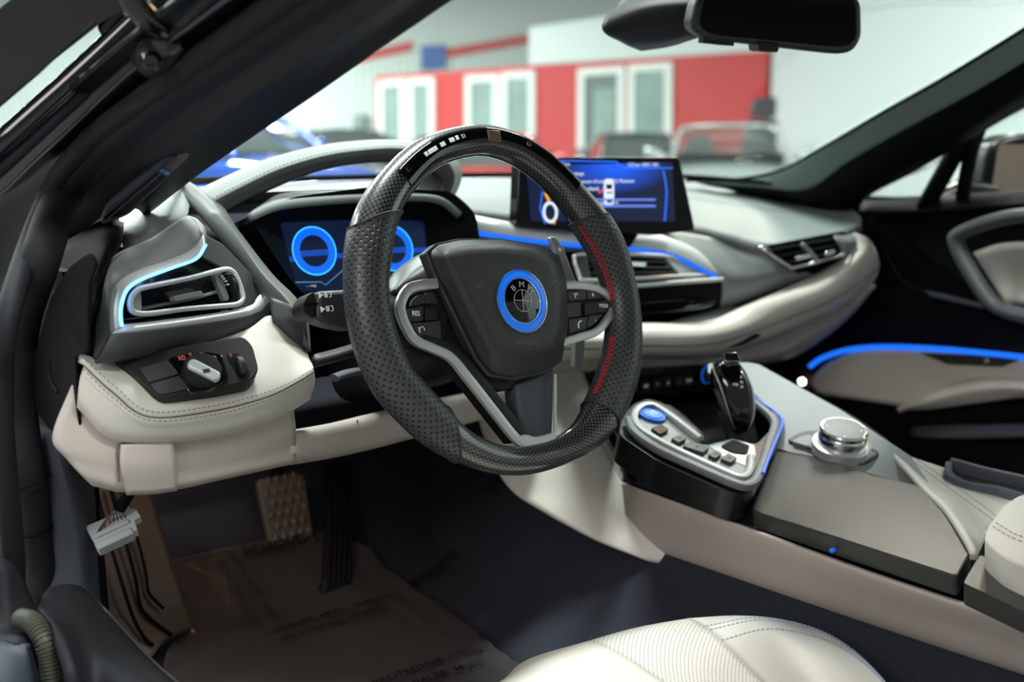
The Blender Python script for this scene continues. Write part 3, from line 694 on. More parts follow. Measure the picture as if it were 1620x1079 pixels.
for p in [(-0.1833,0.0318),(-0.184,0.0185)]:
    fr = (tuple(W3(WH, p[0], p[1], -.0415)), WH[1], WH[2], WH[3])
    mk('wiper_mark', [W3(fr, -.003, -.003), W3(fr, .0015, 0), W3(fr, -.003, .003), W3(fr, -.003, -.003, .0006), W3(fr, .0015, 0, .0006), W3(fr, -.003, .003, .0006)], [(0, 1, 2), (3, 4, 5), (0, 1, 4, 3), (1, 2, 5, 4), (2, 0, 3, 5)], 'white', stw, smooth=False)
    for k in (0, 1): box('wiper_mark', fr, .003 + .002 * k, .004 + .002 * k, -.0025, .0025, 0, .0006, 'white', stw)
    tube('wiper_mark', [W3(fr, .008, -.0025), W3(fr, .010, -.002), W3(fr, .0105, .0), W3(fr, .010, .0022), W3(fr, .008, .0025)], .0004, 'white', stw, n=5)
# ---------------------------------------------------------------- instrument panel, driver's side
dash = thing('dashboard', 'grey leather dashboard top with arched cowl over the instruments', 'dashboard', (.35, .45, .1))
sheet('dash_top', [[(-0.1242,0.62,0.1031),(0.0584,0.62,0.1092),(0.2622,0.62,0.1124),(0.3765,0.6,0.1144),(0.6752,0.6,0.1112),(0.9211,0.56,0.104),(1.0551,0.52,0.1003),(1.1074,0.44,0.097),(1.1021,0.34,0.0802),(1.0521,0.24,0.0602)],
                   [(-0.1624,0.5,0.1016),(-0.0244,0.46,0.1047),(0.156,0.46,0.1059),(0.2765,0.46,0.0991),(0.5003,0.42,0.0907),(0.7498,0.4,0.0782),(0.845,0.36,0.0656),(0.9372,0.3,0.0499),(1.0098,0.24,0.0498),(1.0124,0.19,0.0436)],
                   [(-0.2104,0.36,0.096),(-0.0937,0.31,0.1062),(0.0566,0.31,0.104),(0.1675,0.31,0.079),(0.3549,0.27,0.0547),(0.6193,0.27,0.034),(0.6888,0.24,0.0179),(0.7422,0.2,0.0009),(0.8512,0.165,0.012),(0.9486,0.15,0.0333)]], 'dashleather', dash, n=6, thick=.012)
plate('dash_core', [(-.365, .21), (-.25, .21), (-.25, .62), (-.365, .62)], WORLDF, -.13, .04, 'deep', dash)
plate('dash_core', [(-.27, .33), (1.0, .33), (1.0, .62), (-.27, .62)], WORLDF, -.13, .05, 'deep', dash)
# stitched seam along the passenger pad
stitch('stitching', crv([(0.7561,0.398,0.0792),(0.8423,0.358,0.0669),(0.9341,0.298,0.0512),(1.0063,0.238,0.0511)], 8), 'darkthread', dash, .006, .004, .0006)
# cowl arch
aT = [(-0.183,0.33,0.1068),(-0.1465,0.33,0.1227),(-0.0896,0.33,0.1443),(-0.0209,0.33,0.1604),(0.0336,0.33,0.1672),(0.0912,0.33,0.1695),(0.1521,0.33,0.1645),(0.193,0.325,0.1445),(0.1897,0.31,0.1166),(0.1501,0.29,0.0802)]
aF = [(-0.1837,0.285,0.0962),(-0.154,0.28,0.1109),(-0.1028,0.275,0.1329),(-0.0477,0.27,0.1479),(0.0044,0.27,0.1547),(0.0595,0.27,0.1574),(0.1177,0.27,0.1507),(0.1439,0.27,0.1315),(0.1436,0.27,0.1097),(0.1216,0.27,0.0802)]
aB = [(-0.1689,0.29,0.0816),(-0.1266,0.29,0.1009),(-0.0803,0.285,0.1196),(-0.0339,0.28,0.1332),(0.0148,0.28,0.139),(0.0517,0.28,0.1397),(0.0968,0.28,0.1333),(0.1246,0.28,0.1179),(0.1242,0.28,0.0977),(0.1056,0.28,0.0739)]
sheet('cowl_arch', [aT, [(V(a) + V(b)) / 2 + V((0, 0, .003)) for a, b in zip(aT, aF)], aF], 'dashleather', dash, n=5, thick=.01)
sheet('cowl_face', [aF, [(V(a) + V(b)) / 2 + V((0, -.004, 0)) for a, b in zip(aF, aB)], aB, shift(aB, (0, .05, 0))], 'darkleather', dash, n=5, thick=.006)
for k, dz in ((.08, .0016), (-.1, .001)):
    stitch('stitching', crv([V(a) + (V(b) - V(a)) * k + V((0, -.001, dz)) for a, b in zip(aF[:7], aT[:7] if k > 0 else aT[:7])], 10), 'darkthread', dash, .005, .0034, .0005)
# strut from the arch down to the column
sheet('strut', [[(-0.2073,0.36,0.1201),(-0.2073,0.28,0.0984),(-0.2044,0.22,0.0648),(-0.1948,0.165,0.0212),(-0.1877,0.14,-0.0001),(-0.1822,0.13,-0.024),(-0.1722,0.13,-0.0381)],
                        [(-0.1862,0.355,0.125),(-0.1904,0.285,0.106),(-0.1919,0.22,0.0748),(-0.1871,0.16,0.0301),(-0.1786,0.13,0.0078),(-0.1702,0.115,-0.0157),(-0.1622,0.115,-0.0457)],
                        [(-0.1789,0.36,0.1234),(-0.1702,0.29,0.0985),(-0.1753,0.23,0.0682),(-0.1733,0.165,0.0287),(-0.1646,0.135,0.0073),(-0.1538,0.13,-0.014),(-0.1453,0.14,-0.0534)]], 'strutgrey', dash, n=6, thick=.006, lin=True)
sheet('strut_foot', [[(-0.1913,0.135,0.0084),(-0.1808,0.12,0.0027),(-0.1606,0.12,-0.0069)], [(-0.1962,0.125,-0.0123),(-0.184,0.112,-0.0183),(-0.1629,0.115,-0.0274)], [(-0.1874,0.13,-0.0298),(-0.1757,0.12,-0.0415),(-0.1574,0.125,-0.0497)]], 'darkgrey', dash, n=5, thick=.01)
# binnacle and its screen
bn = thing('instrument_cluster', 'instrument display with two glowing blue dials behind the wheel', 'instrument cluster', (0, .27, 0))
CL = ((-0.0085,0.27,0.0325),(1.0,0.0,0.0),(0.0,0.2419,0.9703),(0.0,-0.9703,0.2419))
so = fil([(-0.0945,0.0412),(0.0441,0.0404),(0.1127,0.0344),(0.1083,-0.0395),(0.063,-0.0601),(-0.0858,-0.0393)], .004, 3)
ring('bezel', fil([(-0.1472,0.0433),(-0.0907,0.0633),(0.0134,0.0729),(0.137,0.0652),(0.1709,0.0364),(0.169,-0.0102),(0.1452,-0.0758),(-0.0803,-0.0636),(-0.1075,-0.0338)], .015, 4), so, CL, -.03, .035, 'deep', bn, hi=.004)
plate('display', so, CL, -.004, 0, mat('cluster_display', S(8, 14, 30), .25, emit=(.006, .02, .085, 1), es=.36), bn)
plate('back', [(-0.1472,0.0433),(-0.0907,0.0633),(0.0134,0.0729),(0.137,0.0652),(0.1709,0.0364),(0.169,-0.0102),(0.1452,-0.0758),(-0.0803,-0.0636),(-0.1075,-0.0338)], CL, -.03, -.006, 'deep', bn)
sheet('shelf', [[(-0.1639,0.235,0.0851),(-0.1258,0.235,0.0962),(-0.0619,0.235,0.1009),(0.0068,0.235,0.1022),(0.0907,0.235,0.0988),(0.1342,0.24,0.0761)], [(-0.1298,0.28,0.0906),(-0.0867,0.3,0.1048),(-0.017,0.31,0.107),(0.0566,0.31,0.1056),(0.1467,0.31,0.1022),(0.1868,0.3,0.083)]], 'dashleather', bn, n=5, thick=.008, lin=True)
dial = mat('dial_glow', S(5, 25, 60), .4, emit=(.002, .15, .95, 1), es=.9)
dline = glow('dial_edge_glow', (.03, .42, 1, 1), 1.6)
bar = mat('dial_band_glow', S(5, 25, 60), .4, emit=(.002, .08, .6, 1), es=.65)
for px in ([(-0.0538,0.0055)][0], [(0.0576,0.0021)][0]):
    R_ = .0285
    fr = (tuple(W3(CL, px[0], px[1], .0005)), CL[1], CL[2], CL[3])
    d = lathe('dial', [(R_ * .66, 0), (R_ * .68, .0006), (R_, .0006), (R_, 0)], fr, dial, bn, n=48)
    dd = plate('dial_face', [(R_ * .66 * math.cos(a), R_ * .66 * math.sin(a)) for a in [k * math.pi / 20 for k in range(40)]], fr, -.0002, .0002, mat('dial_face', S(6, 12, 24), .3, emit=(.002, .01, .05, 1), es=.5), d)
    tube('dial_edge', [W3(fr, R_ * math.cos(a), R_ * math.sin(a), .0006) for a in [k * math.pi / 24 for k in range(48)]], .0009, dline, d, closed=True, n=6)
    box('dial_band', fr, -R_ * .66, R_ * .66, -.006, .001, .0001, .0004, bar, d)
a, b = [(-0.0948,-0.0024),(0.1224,-0.0091)]
box('horizon_band', CL, a[0], b[0] - .004, a[1] - .003, a[1] + .003, .0002, .0005, bar, bn)
tube('display_line', [W3(CL, p[0], p[1], .0006) for p in [(-0.0946,-0.029),(-0.052,-0.0317),(-0.0459,-0.0359),(-0.0167,-0.0183),(-0.0025,-0.0138)]], .0006, mat('display_line_glow', S(60, 100, 150), .4, emit=(.12, .3, .6, 1), es=.6), bn, n=5)
p = [(-0.0652,-0.0351)][0]; text('lettering', '-.- mpg', CL, p[0], p[1], .0045, mat and 'white', bn, h=.0008)
# left vent
LV = ((-0.367,0.08,0.0028),(0.9313,0.3643,-0.0036),(-0.1096,0.2897,0.9508),(0.3474,-0.8851,0.3098))
lv = thing('left_air_vent', 'air vent at the left dash end in a grey frame with blue light line', 'air vent', [(-0.2955,0.1,0.0213)][0])
oc = [(-0.3685,0.078,-0.0011),(-0.3671,0.0836,0.0132),(-0.3629,0.0898,0.0262),(-0.3529,0.0974,0.0399),(-0.3295,0.1084,0.0482),(-0.2949,0.1219,0.0546),(-0.2695,0.1323,0.0623),(-0.2544,0.1423,0.074)]
ic = [(-0.3595,0.0831,0.0032),(-0.3587,0.0865,0.012),(-0.3552,0.0914,0.022),(-0.3463,0.0987,0.0331),(-0.3284,0.107,0.0399),(-0.2965,0.1195,0.0462),(-0.2701,0.1296,0.0518),(-0.2558,0.1392,0.0634)]
sheet('frame', [oc, [V(p) + V(LV[3]) * .002 for p in ic], [V(p) - V(LV[3]) * .006 for p in ic]], 'paletrim', lv, n=5, thick=.0015, lin=True)
cr_ = [(-0.3746,0.11,-0.0258),(-0.3644,0.13,0.0075),(-0.3499,0.15,0.0383),(-0.332,0.165,0.0567),(-0.2899,0.18,0.07),(-0.2632,0.19,0.083),(-0.2437,0.2,0.0886),(-0.2353,0.19,0.0818)]
mid_ = [(V(a) * .5 + V(b) * .5) + V((0, -.001, .002)) for a, b in zip(oc, cr_)]
sheet('hood', [cr_, mid_, oc], 'grey', lv, n=4, thick=.003)
sheet('hood_tip', [[(-0.2437,0.2,0.0886),(-0.2436,0.18,0.0839),(-0.2544,0.1423,0.074)], [(-0.236,0.2,0.0858),(-0.2339,0.185,0.077),(-0.2537,0.1411,0.0632)], [(-0.2234,0.22,0.0813),(-0.2257,0.2,0.0682),(-0.2399,0.17,0.0544)]], 'grey', lv, n=4, thick=.003)
tube('light_line', [V(p) + V(LV[3]) * .0024 for p in ic], .0015, 'icyblue', lv, smooth=5, n=8)
sheet('lower_bar', [[(-0.3591,0.0838,0.0047),(-0.2859,0.1112,0.0011),(-0.2142,0.1392,0.0006),(-0.1953,0.1516,0.0084),(-0.1784,0.1648,0.0141)], [(-0.3697,0.0744,-0.0005),(-0.2891,0.1047,-0.0043),(-0.2108,0.1358,-0.0063),(-0.1906,0.148,-0.0007),(-0.1768,0.1602,0.0059)]], 'paletrim', lv, n=4, thick=.003, lin=True)
sheet('underside', [[(-0.3697,0.0744,-0.0005),(-0.2891,0.1047,-0.0043),(-0.2108,0.1358,-0.0063),(-0.1887,0.1489,-0.0003),(-0.1768,0.1602,0.0059)], [(-0.3777,0.0723,-0.0138),(-0.2896,0.1054,-0.0178),(-0.213,0.1354,-0.0181),(-0.1913,0.1504,-0.0125),(-0.1777,0.1625,-0.0061)], [(-0.3819,0.0821,-0.0261),(-0.2921,0.1155,-0.0314),(-0.2183,0.1441,-0.0326),(-0.1924,0.1576,-0.0231),(-0.176,0.1708,-0.0165)]], 'darkgrey', lv, n=4, thick=.003)  # darker grey carries the shade of this down-facing side
sheet('end_face', [[(-0.3746,0.11,-0.0258),(-0.3644,0.13,0.0075),(-0.3499,0.15,0.0383),(-0.332,0.165,0.0567)], [(-0.3769,0.15,-0.028),(-0.3701,0.16,0.0045),(-0.3537,0.19,0.0351),(-0.3243,0.22,0.0609)]], 'doorblack', lv, n=4, thick=.004)
plate('back_panel', [(0.0158,-0.0001),(0.0264,0.0282),(0.0439,0.0407),(0.1212,0.0558),(0.1518,0.0596),(0.1728,0.0304),(0.159,-0.0047)], LV, -.02, -.014, 'gloss', lv)
plate('side_panel', [(0.1281,0.0579),(0.1465,0.0756),(0.1651,0.0659),(0.2096,0.0119),(0.1878,-0.0042),(0.1522,-0.0028),(0.1646,0.0106),(0.1644,0.0328),(0.1507,0.0444)], LV, -.016, -.010, 'darkgrey', lv, bev=.001)
plate('vent_well', fil([(0.0279,0.0093),(0.0361,0.0266),(0.0523,0.0323),(0.1467,0.0391),(0.1716,0.0289),(0.1701,0.0094),(0.1551,0.0008)], .006, 3), LV, -.0118, -.010, 'deep', lv)
vf = crv([(-0.3437,0.0916,0.0132),(-0.3463,0.0926,0.0189),(-0.3434,0.0963,0.0259),(-0.3357,0.101,0.0309),(-0.3261,0.1053,0.0325),(-0.2779,0.1251,0.035),(-0.2388,0.1417,0.0385),(-0.2264,0.1459,0.0367),(-0.2212,0.1452,0.0289),(-0.2184,0.1416,0.0152),(-0.2193,0.1389,0.0086),(-0.2278,0.1343,0.0049),(-0.2476,0.1268,0.0057),(-0.2918,0.1105,0.0088),(-0.3294,0.0962,0.0101)], 4, True)
tube('vent_frame', vf, .0026, 'paletrim', lv, closed=True, n=8)
sheet('vane', [[(-0.3336,0.1037,0.0136),(-0.2789,0.1256,0.0148),(-0.2382,0.1427,0.018)], [(-0.3302,0.1123,0.0152),(-0.2748,0.1347,0.0171),(-0.2354,0.1513,0.0201)]], 'grey', lv, n=3, thick=.0015, lin=True)
plate('vane_tab', fil([(0.0699,0.0188),(0.1045,0.0201),(0.1065,0.015),(0.0718,0.0138)], .002, 3), LV, -.002, .006, 'grey', lv, bev=.0012)
plate('vane_tab', fil([(0.0681,0.0251),(0.0998,0.0257),(0.1095,0.0197),(0.0737,0.0179)], .003, 3), LV, -.008, -.003, 'soft', lv, bev=.001)
plate('side_pad', fil([(0.0267,0.0123),(0.0288,0.0223),(0.037,0.0276),(0.0414,0.0282),(0.0364,0.0104)], .003, 3), LV, -.008, -.001, 'silvertrim', lv, bev=.001)
plate('side_pad', fil([(0.1336,0.0356),(0.1439,0.0359),(0.1451,0.0083),(0.1378,0.0073)], .003, 3), LV, -.008, -.002, 'grey', lv, bev=.001)
w_ = lathe('thumb_wheel', [(.011, -.003), (.0125, -.002), (.0125, .002), (.011, .003)], (tuple([(-0.2289,0.1509,0.0214)][0]), LV[2], LV[3], LV[1]), 'black', lv, n=24)
for k in range(4):
    p = [[(-0.2408,0.1367,0.0329),(-0.2391,0.1365,0.0304),(-0.2374,0.1362,0.0278),(-0.2359,0.1357,0.0247)]][0][k]; box('grip_mark', (tuple(p), LV[1], LV[2], LV[3]), -.0018, .0018, -.0008, .0008, -.003, .0004, 'chrome', w_)
# outer leather flank of the dash between vent and pillar
sheet('side_leather', [[(-0.3208,0.17,0.0592),(-0.2817,0.185,0.0705),(-0.2477,0.2,0.0881),(-0.2204,0.25,0.0963)], [(-0.3052,0.22,0.0734),(-0.275,0.24,0.0856),(-0.2323,0.27,0.1007),(-0.2053,0.3,0.108)], [(-0.277,0.3,0.0831),(-0.2543,0.31,0.0974),(-0.2074,0.35,0.1132),(-0.1887,0.37,0.1169)]], 'dashleather', dash, n=4, thick=.004, lin=True)
# dash end cap (seen because the door is open)
EC = ((-0.39,0.0,0.0),(-0.0499,0.9988,0.0),(0.0,0.0,-1.0),(-0.9988,-0.0499,0.0))
ec = thing('dash_end_cap', 'black cover plate on the open left end of the dashboard', 'cover', (-.39, .1, -.03))
plate('cover', fil([(0.182,0.0182),(0.1405,-0.0262),(0.0904,-0.0574),(0.0476,-0.0717),(0.0338,-0.0641),(0.0528,-0.045),(0.0668,0.0137),(0.0951,0.0188),(0.0993,0.0946),(0.16,0.1013),(0.2024,0.0897),(0.2149,0.0586)], .008, 3), EC, -.003, 0, 'doorblack', ec, bev=.001)
tube('grip_slot', [W3(EC, p[0], p[1], .0005) for p in [(0.157,0.0332),(0.1579,0.0437),(0.1535,0.0517),(0.1412,0.0582)]], .0016, 'rubber', ec, smooth=4, n=6)
# driver's beige knee panel
kp = thing('knee_panel', 'beige stitched lower dashboard panel left of the steering column', 'panel', [(-0.297,0.1,-0.1023)][0])
sheet('upper_pad', [[(-0.3916,0.115,-0.0194),(-0.3493,0.118,-0.032),(-0.2893,0.122,-0.0297),(-0.2256,0.128,-0.0214),(-0.1944,0.132,-0.0094),(-0.1741,0.132,-0.0264),(-0.1578,0.128,-0.0488)],
                    [(-0.3917,0.102,-0.0213),(-0.3596,0.098,-0.0372),(-0.3063,0.092,-0.0518),(-0.2448,0.092,-0.0522),(-0.2075,0.097,-0.0419),(-0.185,0.102,-0.0442),(-0.1656,0.107,-0.0539)],
                    [(-0.3885,0.09,-0.0237),(-0.3701,0.078,-0.0468),(-0.3444,0.07,-0.0717),(-0.2846,0.07,-0.0759),(-0.2343,0.07,-0.0713),(-0.1997,0.077,-0.0654),(-0.1753,0.083,-0.0578)],
                    [(-0.3943,0.088,-0.0384),(-0.3761,0.077,-0.0667),(-0.3439,0.071,-0.0867),(-0.285,0.071,-0.0914),(-0.2345,0.071,-0.0867),(-0.2003,0.077,-0.0784),(-0.1738,0.084,-0.0722)],
                    [(-0.3968,0.092,-0.0606),(-0.3754,0.087,-0.0911),(-0.3392,0.083,-0.1033),(-0.2808,0.082,-0.1075),(-0.2291,0.083,-0.1036),(-0.1978,0.088,-0.0973),(-0.1738,0.094,-0.0907)],
                    [(-0.3859,0.13,-0.0781),(-0.3604,0.125,-0.1049),(-0.3255,0.12,-0.1152),(-0.2641,0.12,-0.12),(-0.2106,0.12,-0.1155),(-0.1794,0.125,-0.1087),(-0.1587,0.125,-0.1001)]], 'beige', kp, n=6, thick=.004)
sheet('lower_panel', [[(-0.3927,0.105,-0.0414),(-0.3687,0.1,-0.0752),(-0.3339,0.096,-0.1007),(-0.2743,0.096,-0.1056),(-0.2223,0.096,-0.1023),(-0.1897,0.1,-0.0957)],
                      [(-0.4157,0.1,-0.0859),(-0.3692,0.092,-0.1036),(-0.3342,0.09,-0.1134),(-0.277,0.092,-0.1202),(-0.2237,0.095,-0.1208),(-0.188,0.1,-0.1194)],
                      [(-0.4071,0.1,-0.1076),(-0.3679,0.092,-0.1251),(-0.3262,0.092,-0.1356),(-0.2767,0.095,-0.1406),(-0.2222,0.1,-0.1414),(-0.1845,0.108,-0.1414)],
                      [(-0.3866,0.105,-0.137),(-0.3594,0.1,-0.1482),(-0.3147,0.1,-0.1558),(-0.274,0.103,-0.1574),(-0.2189,0.108,-0.1589),(-0.182,0.114,-0.1606)],
                      [(-0.3672,0.16,-0.1533),(-0.3375,0.16,-0.1661),(-0.2909,0.16,-0.1738),(-0.2488,0.16,-0.1744),(-0.1927,0.16,-0.174),(-0.1517,0.17,-0.177)]], 'beigeplastic', kp, n=6, thick=.004)
sheet('column_strip', [[(-0.1526,0.18,-0.1478),(-0.1039,0.18,-0.1479),(-0.0475,0.19,-0.1485),(0.0222,0.2,-0.1489),(0.1263,0.22,-0.1543),(0.2431,0.24,-0.1561)], [(-0.1863,0.114,-0.1278),(-0.136,0.125,-0.1324),(-0.0794,0.14,-0.1355),(-0.0094,0.155,-0.1376),(0.0906,0.175,-0.1424),(0.2074,0.2,-0.1469)],
                       [(-0.1877,0.114,-0.1601),(-0.1373,0.125,-0.166),(-0.0817,0.138,-0.1706),(-0.0102,0.155,-0.1745),(0.0903,0.175,-0.1779),(0.203,0.195,-0.179)], [(-0.1511,0.18,-0.1816),(-0.1052,0.18,-0.1835),(-0.0487,0.19,-0.1871),(0.0284,0.21,-0.1918),(0.1259,0.22,-0.1915),(0.2432,0.24,-0.1922)]], 'beigeplastic', kp, n=5, thick=.003)
tube('panel_seam', [(-0.0946,0.134,-0.1345),(-0.1012,0.132,-0.1513),(-0.1087,0.131,-0.1681)], .0009, 'greythread', kp, smooth=3, n=6)
fc = sheet('fuse_cover', [[(-0.3646,0.089,-0.101),(-0.3433,0.087,-0.1034),(-0.3205,0.087,-0.106)], [(-0.3671,0.087,-0.1184),(-0.3442,0.085,-0.1226),(-0.3192,0.086,-0.125)], [(-0.3608,0.096,-0.1469),(-0.3388,0.095,-0.151),(-0.316,0.095,-0.153)]], 'beigeplastic', kp, n=5, thick=.005, off=1)
fc['label'] = 'square lift-off cover'
tube('cover_gap', crv([(-0.368,0.0875,-0.1338),(-0.368,0.0875,-0.1183),(-0.3651,0.089,-0.1009),(-0.3433,0.087,-0.1029),(-0.3216,0.087,-0.1052),(-0.3185,0.086,-0.1239),(-0.3154,0.095,-0.1525)], 4), .0009, 'greythread', kp, n=6)
for dz in (0, 1):
    P = [(-0.3885,0.09,-0.0237),(-0.3701,0.078,-0.0468),(-0.3444,0.07,-0.0717),(-0.2846,0.07,-0.0759),(-0.2343,0.07,-0.0713),(-0.1997,0.077,-0.0654),(-0.1753,0.083,-0.0578)] if not dz else [(-0.3925,0.087,-0.0298),(-0.3744,0.075,-0.0544),(-0.3457,0.068,-0.079),(-0.2859,0.068,-0.0835),(-0.2356,0.068,-0.0786),(-0.2011,0.075,-0.0717),(-0.176,0.081,-0.0644)]
    stitch('stitching', shift(crv(P, 8), (0, -.003, .001)), 'greythread', kp, .0045, .003, .0004, normal=(0, -1, .4))
tube('seam_line', shift(crv([(-0.3904,0.088,-0.027),(-0.3722,0.076,-0.0506),(-0.3451,0.069,-0.0754),(-0.2852,0.069,-0.0797),(-0.235,0.069,-0.0753),(-0.2004,0.076,-0.0682),(-0.176,0.082,-0.0614)], 6), (0, -.001, .0)), .0007, 'greythread', kp, n=5)
# headlight switch panel
LS = ((-0.3001,0.085,-0.0457),(0.9927,-0.0875,0.0826),(0.0,0.6866,0.727),(-0.1203,-0.7217,0.6816))
ls = thing('headlight_switch_panel', 'black light switch panel with a silver rotary knob and red symbols', 'switch panel', (-.3, .085, -.046))
lo = fil([(-0.0596,0.027),(-0.0099,0.0262),(0.0581,0.0241),(0.063,0.012),(0.0588,-0.016),(0.0471,-0.0245),(-0.0312,-0.0233),(-0.0372,-0.0177)], .006, 3)
plate('plate', lo, LS, -.012, .006, 'black', ls, bev=.0015)
plate('key', fil([(-0.0423,0.0107),(-0.0173,0.0128),(-0.0117,-0.003),(-0.0386,-0.0057)], .002, 3), LS, .004, .008, 'soft', ls, bev=.0008)
plate('key', fil([(-0.0385,-0.0071),(-0.0123,-0.0049),(-0.0076,-0.0197),(-0.0327,-0.02),(-0.0363,-0.0157)], .002, 3), LS, .004, .008, 'soft', ls, bev=.0008)
plate('rotary_plate', fil([(-0.0161,0.0153),(0.0183,0.0148),(0.032,0.008),(0.0283,-0.0192),(0.0072,-0.0262),(-0.0093,-0.0246)], .004, 3), LS, .004, .008, 'gloss', ls, bev=.001)
kc = [(0.0076,-0.0063)][0]
kn = lathe('rotary_knob', [(.0175, .008), (.0175, .012), (.016, .0155)], LS, 'black', ls, c=kc, n=32)
ka = [(-0.0036,0.0015),(0.002,0.0029),(0.0195,-0.0166),(0.0181,-0.0224),(0.0121,-0.0229),(-0.006,-0.0041)]
plate('knob_grip', fil(ka, .004, 4), LS, .012, .020, 'paletrim', kn, bev=.002, seg=3)
box('knob_window', LS, [(0.0079,-0.0129)][0][0] - .003, [(0.0079,-0.0129)][0][0] + .003, [(0.0079,-0.0129)][0][1] - .002, [(0.0079,-0.0129)][0][1] + .002, .015, .0203, 'soft', kn)
plate('dimmer_well', fil([(0.0354,0.0072),(0.0467,0.0066),(0.0503,-0.0171),(0.0446,-0.0227),(0.0381,-0.019)], .003, 3), LS, .004, .0065, 'deep', ls)
lathe('dimmer_wheel', [(.009, -.003), (.010, -.002), (.010, .002), (.009, .003)], (tuple([(-0.2565,0.0737,-0.0441)][0]), LS[2], LS[3], LS[1]), 'soft', ls, n=20)
for p, ty in zip([(-0.0041,0.0121),(0.0039,0.0137),(0.0134,0.0128),(0.0222,0.0058),(0.0385,0.0047)], 'D0xDS'):
    fr = (tuple(W3(LS, p[0], p[1], .0082)), LS[1], LS[2], LS[3])
    if ty == 'D':
        tube('light_mark', [W3(fr, .0003, -.0022), W3(fr, .0024, -.0016), W3(fr, .0028, 0), W3(fr, .0024, .0016), W3(fr, .0003, .0022)], .00035, 'redlit', ls, closed=True, n=5)
        for k in (-1, 0, 1): box('light_mark', fr, -.0034, -.0008, k * .0014 - .0002, k * .0014 + .0002, 0, .0003, 'redlit', ls)
    elif ty == '0': text('lettering', '0', fr, 0, 0, .005, 'redlit', ls, h=.0003)
    elif ty == 'x':
        for s in (-1, 1):
            tube('light_mark', [W3(fr, s * .0006, -.0012), W3(fr, s * .0018, 0), W3(fr, s * .0006, .0012)], .0003, 'redlit', ls, n=5)
            box('light_mark', fr, s * .0026 - .0006, s * .0026 + .0006, -.0002, .0002, 0, .0003, 'redlit', ls)
    else: text('lettering', 'S', fr, 0, 0, .005, 'redlit', ls, h=.0003)
# ---------------------------------------------------------------- centre and passenger side of the dash
SC = ((0.3832,0.235,0.0975),(0.9874,-0.158,0.0),(0.0186,0.1162,0.9931),(-0.1569,-0.9806,0.1177))
scn = thing('infotainment_screen', 'black framed central display with blue glowing menu', 'screen', (.44, .31, .05))
so = [(-0.124,0.0389),(0.1363,0.0429),(0.1369,-0.0448),(-0.1212,-0.0367)]
plate('housing', fil([(-0.1338,0.0448),(-0.119,0.0508),(0.1531,0.0514),(0.1777,-0.0596),(0.1011,-0.0643),(-0.1442,-0.042)], .006, 4), SC, -.022, -.001, 'screenblack', scn, bev=.003)
plate('stand', [(-0.0581,-0.0405),(0.0897,-0.0527),(0.064,-0.0796),(-0.0384,-0.0714)], SC, -.03, -.02, 'deep', scn)
def shade_disp():
    m = mat('menu_display', S(6, 10, 30), .3); nt = m.node_tree; b = nt.nodes['Principled BSDF']; N = nt.nodes.new; L = nt.links.new
    tc = N('ShaderNodeTexCoord'); sx = N('ShaderNodeSeparateXYZ'); L(tc.outputs['Generated'], sx.inputs[0])
    # backlit artwork of the menu: a blue field brightest along its upper middle
    g = N('ShaderNodeTexGradient'); g.gradient_type = 'SPHERICAL'; mp = N('ShaderNodeMapping'); mp.inputs['Location'].default_value = (-.62, 0, -1.0); mp.inputs['Scale'].default_value = (1.6, 0, 1.25)
    mp.inputs['Location'].default_value = (-.58 * 2.3, 0, -.92 * 2.0); mp.inputs['Scale'].default_value = (2.3, 0, 2.0)
    L(tc.outputs['Generated'], mp.inputs[0]); L(mp.outputs[0], g.inputs[0])
    r = N('ShaderNodeValToRGB'); r.color_ramp.elements[0].color = (.0015, .006, .035, 1); r.color_ramp.elements[0].position = .1; r.color_ramp.elements[1].color = (.01, .12, 1, 1)
    L(g.outputs['Fac'], r.inputs[0]); L(r.outputs[0], b.inputs['Emission Color']); b.inputs['Emission Strength'].default_value = 1.0
    return m
disp = plate('display', so, SC, -.001, .0002, shade_disp(), scn)
wl = glow('menu_white', (.75, .85, 1, 1), 1.0); bl = glow('menu_blue_line', (.03, .18, 1, 1), 1.2); bl2 = glow('menu_bar', (.16, .25, .9, 1), 1.0); orange = glow('menu_orange', (1, .4, .03, 1), 1.0); rd = glow('menu_red', (1, .08, .1, 1), .9)
MT.update(wl=wl)
def st(pts, r, m, nm='menu_line', sm=0):
    return tube(nm, [W3(SC, p[0], p[1], .0006) for p in (crv([(q[0], q[1], 0) for q in pts], sm) if sm else pts)], r, m, disp, n=5)
st([(-0.084,0.0457),(0.0314,0.0439),(0.0412,0.0348),(0.137,0.0345)], .0009, bl); st([(0.1183,0.0308),(0.1226,0.0027),(0.1199,-0.0208),(0.1159,-0.0442)], .0012, bl, sm=4)
st([(-0.023,-0.0094),(0.0997,-0.0119)], .0016, bl2); st([(-0.0236,-0.0183),(0.0991,-0.0212)], .0018, bl2)
for s, p, sz in (('5:27 pm  KIRO  HD1', [(0.0814,0.0393)][0], .0075), ('eDrive', [(-0.0599,0.0405)][0], .007), ('Current settings:', [(-0.0511,0.0273)][0], .0078), ('Max. power of Level (DDV): Maximum', [(0.0067,0.0161)][0], .0078), ('Charge immediately', [(-0.0308,0.0058)][0], .0078), ('Charging control', [(0.008,-0.0146)][0], .0072)):
    text('lettering', s, SC, p[0], p[1], sz, 'wl', disp, h=.0008, xs=.9)
plate('car_mark', fil([(0.0066,0.0134),(0.0093,0.0197),(0.0218,0.0195),(0.0248,0.0132),(0.023,-0.0122),(0.0192,-0.0184),(0.0067,-0.0181),(0.0048,-0.0118)], .003, 3), SC, .0004, .001, wl, disp)
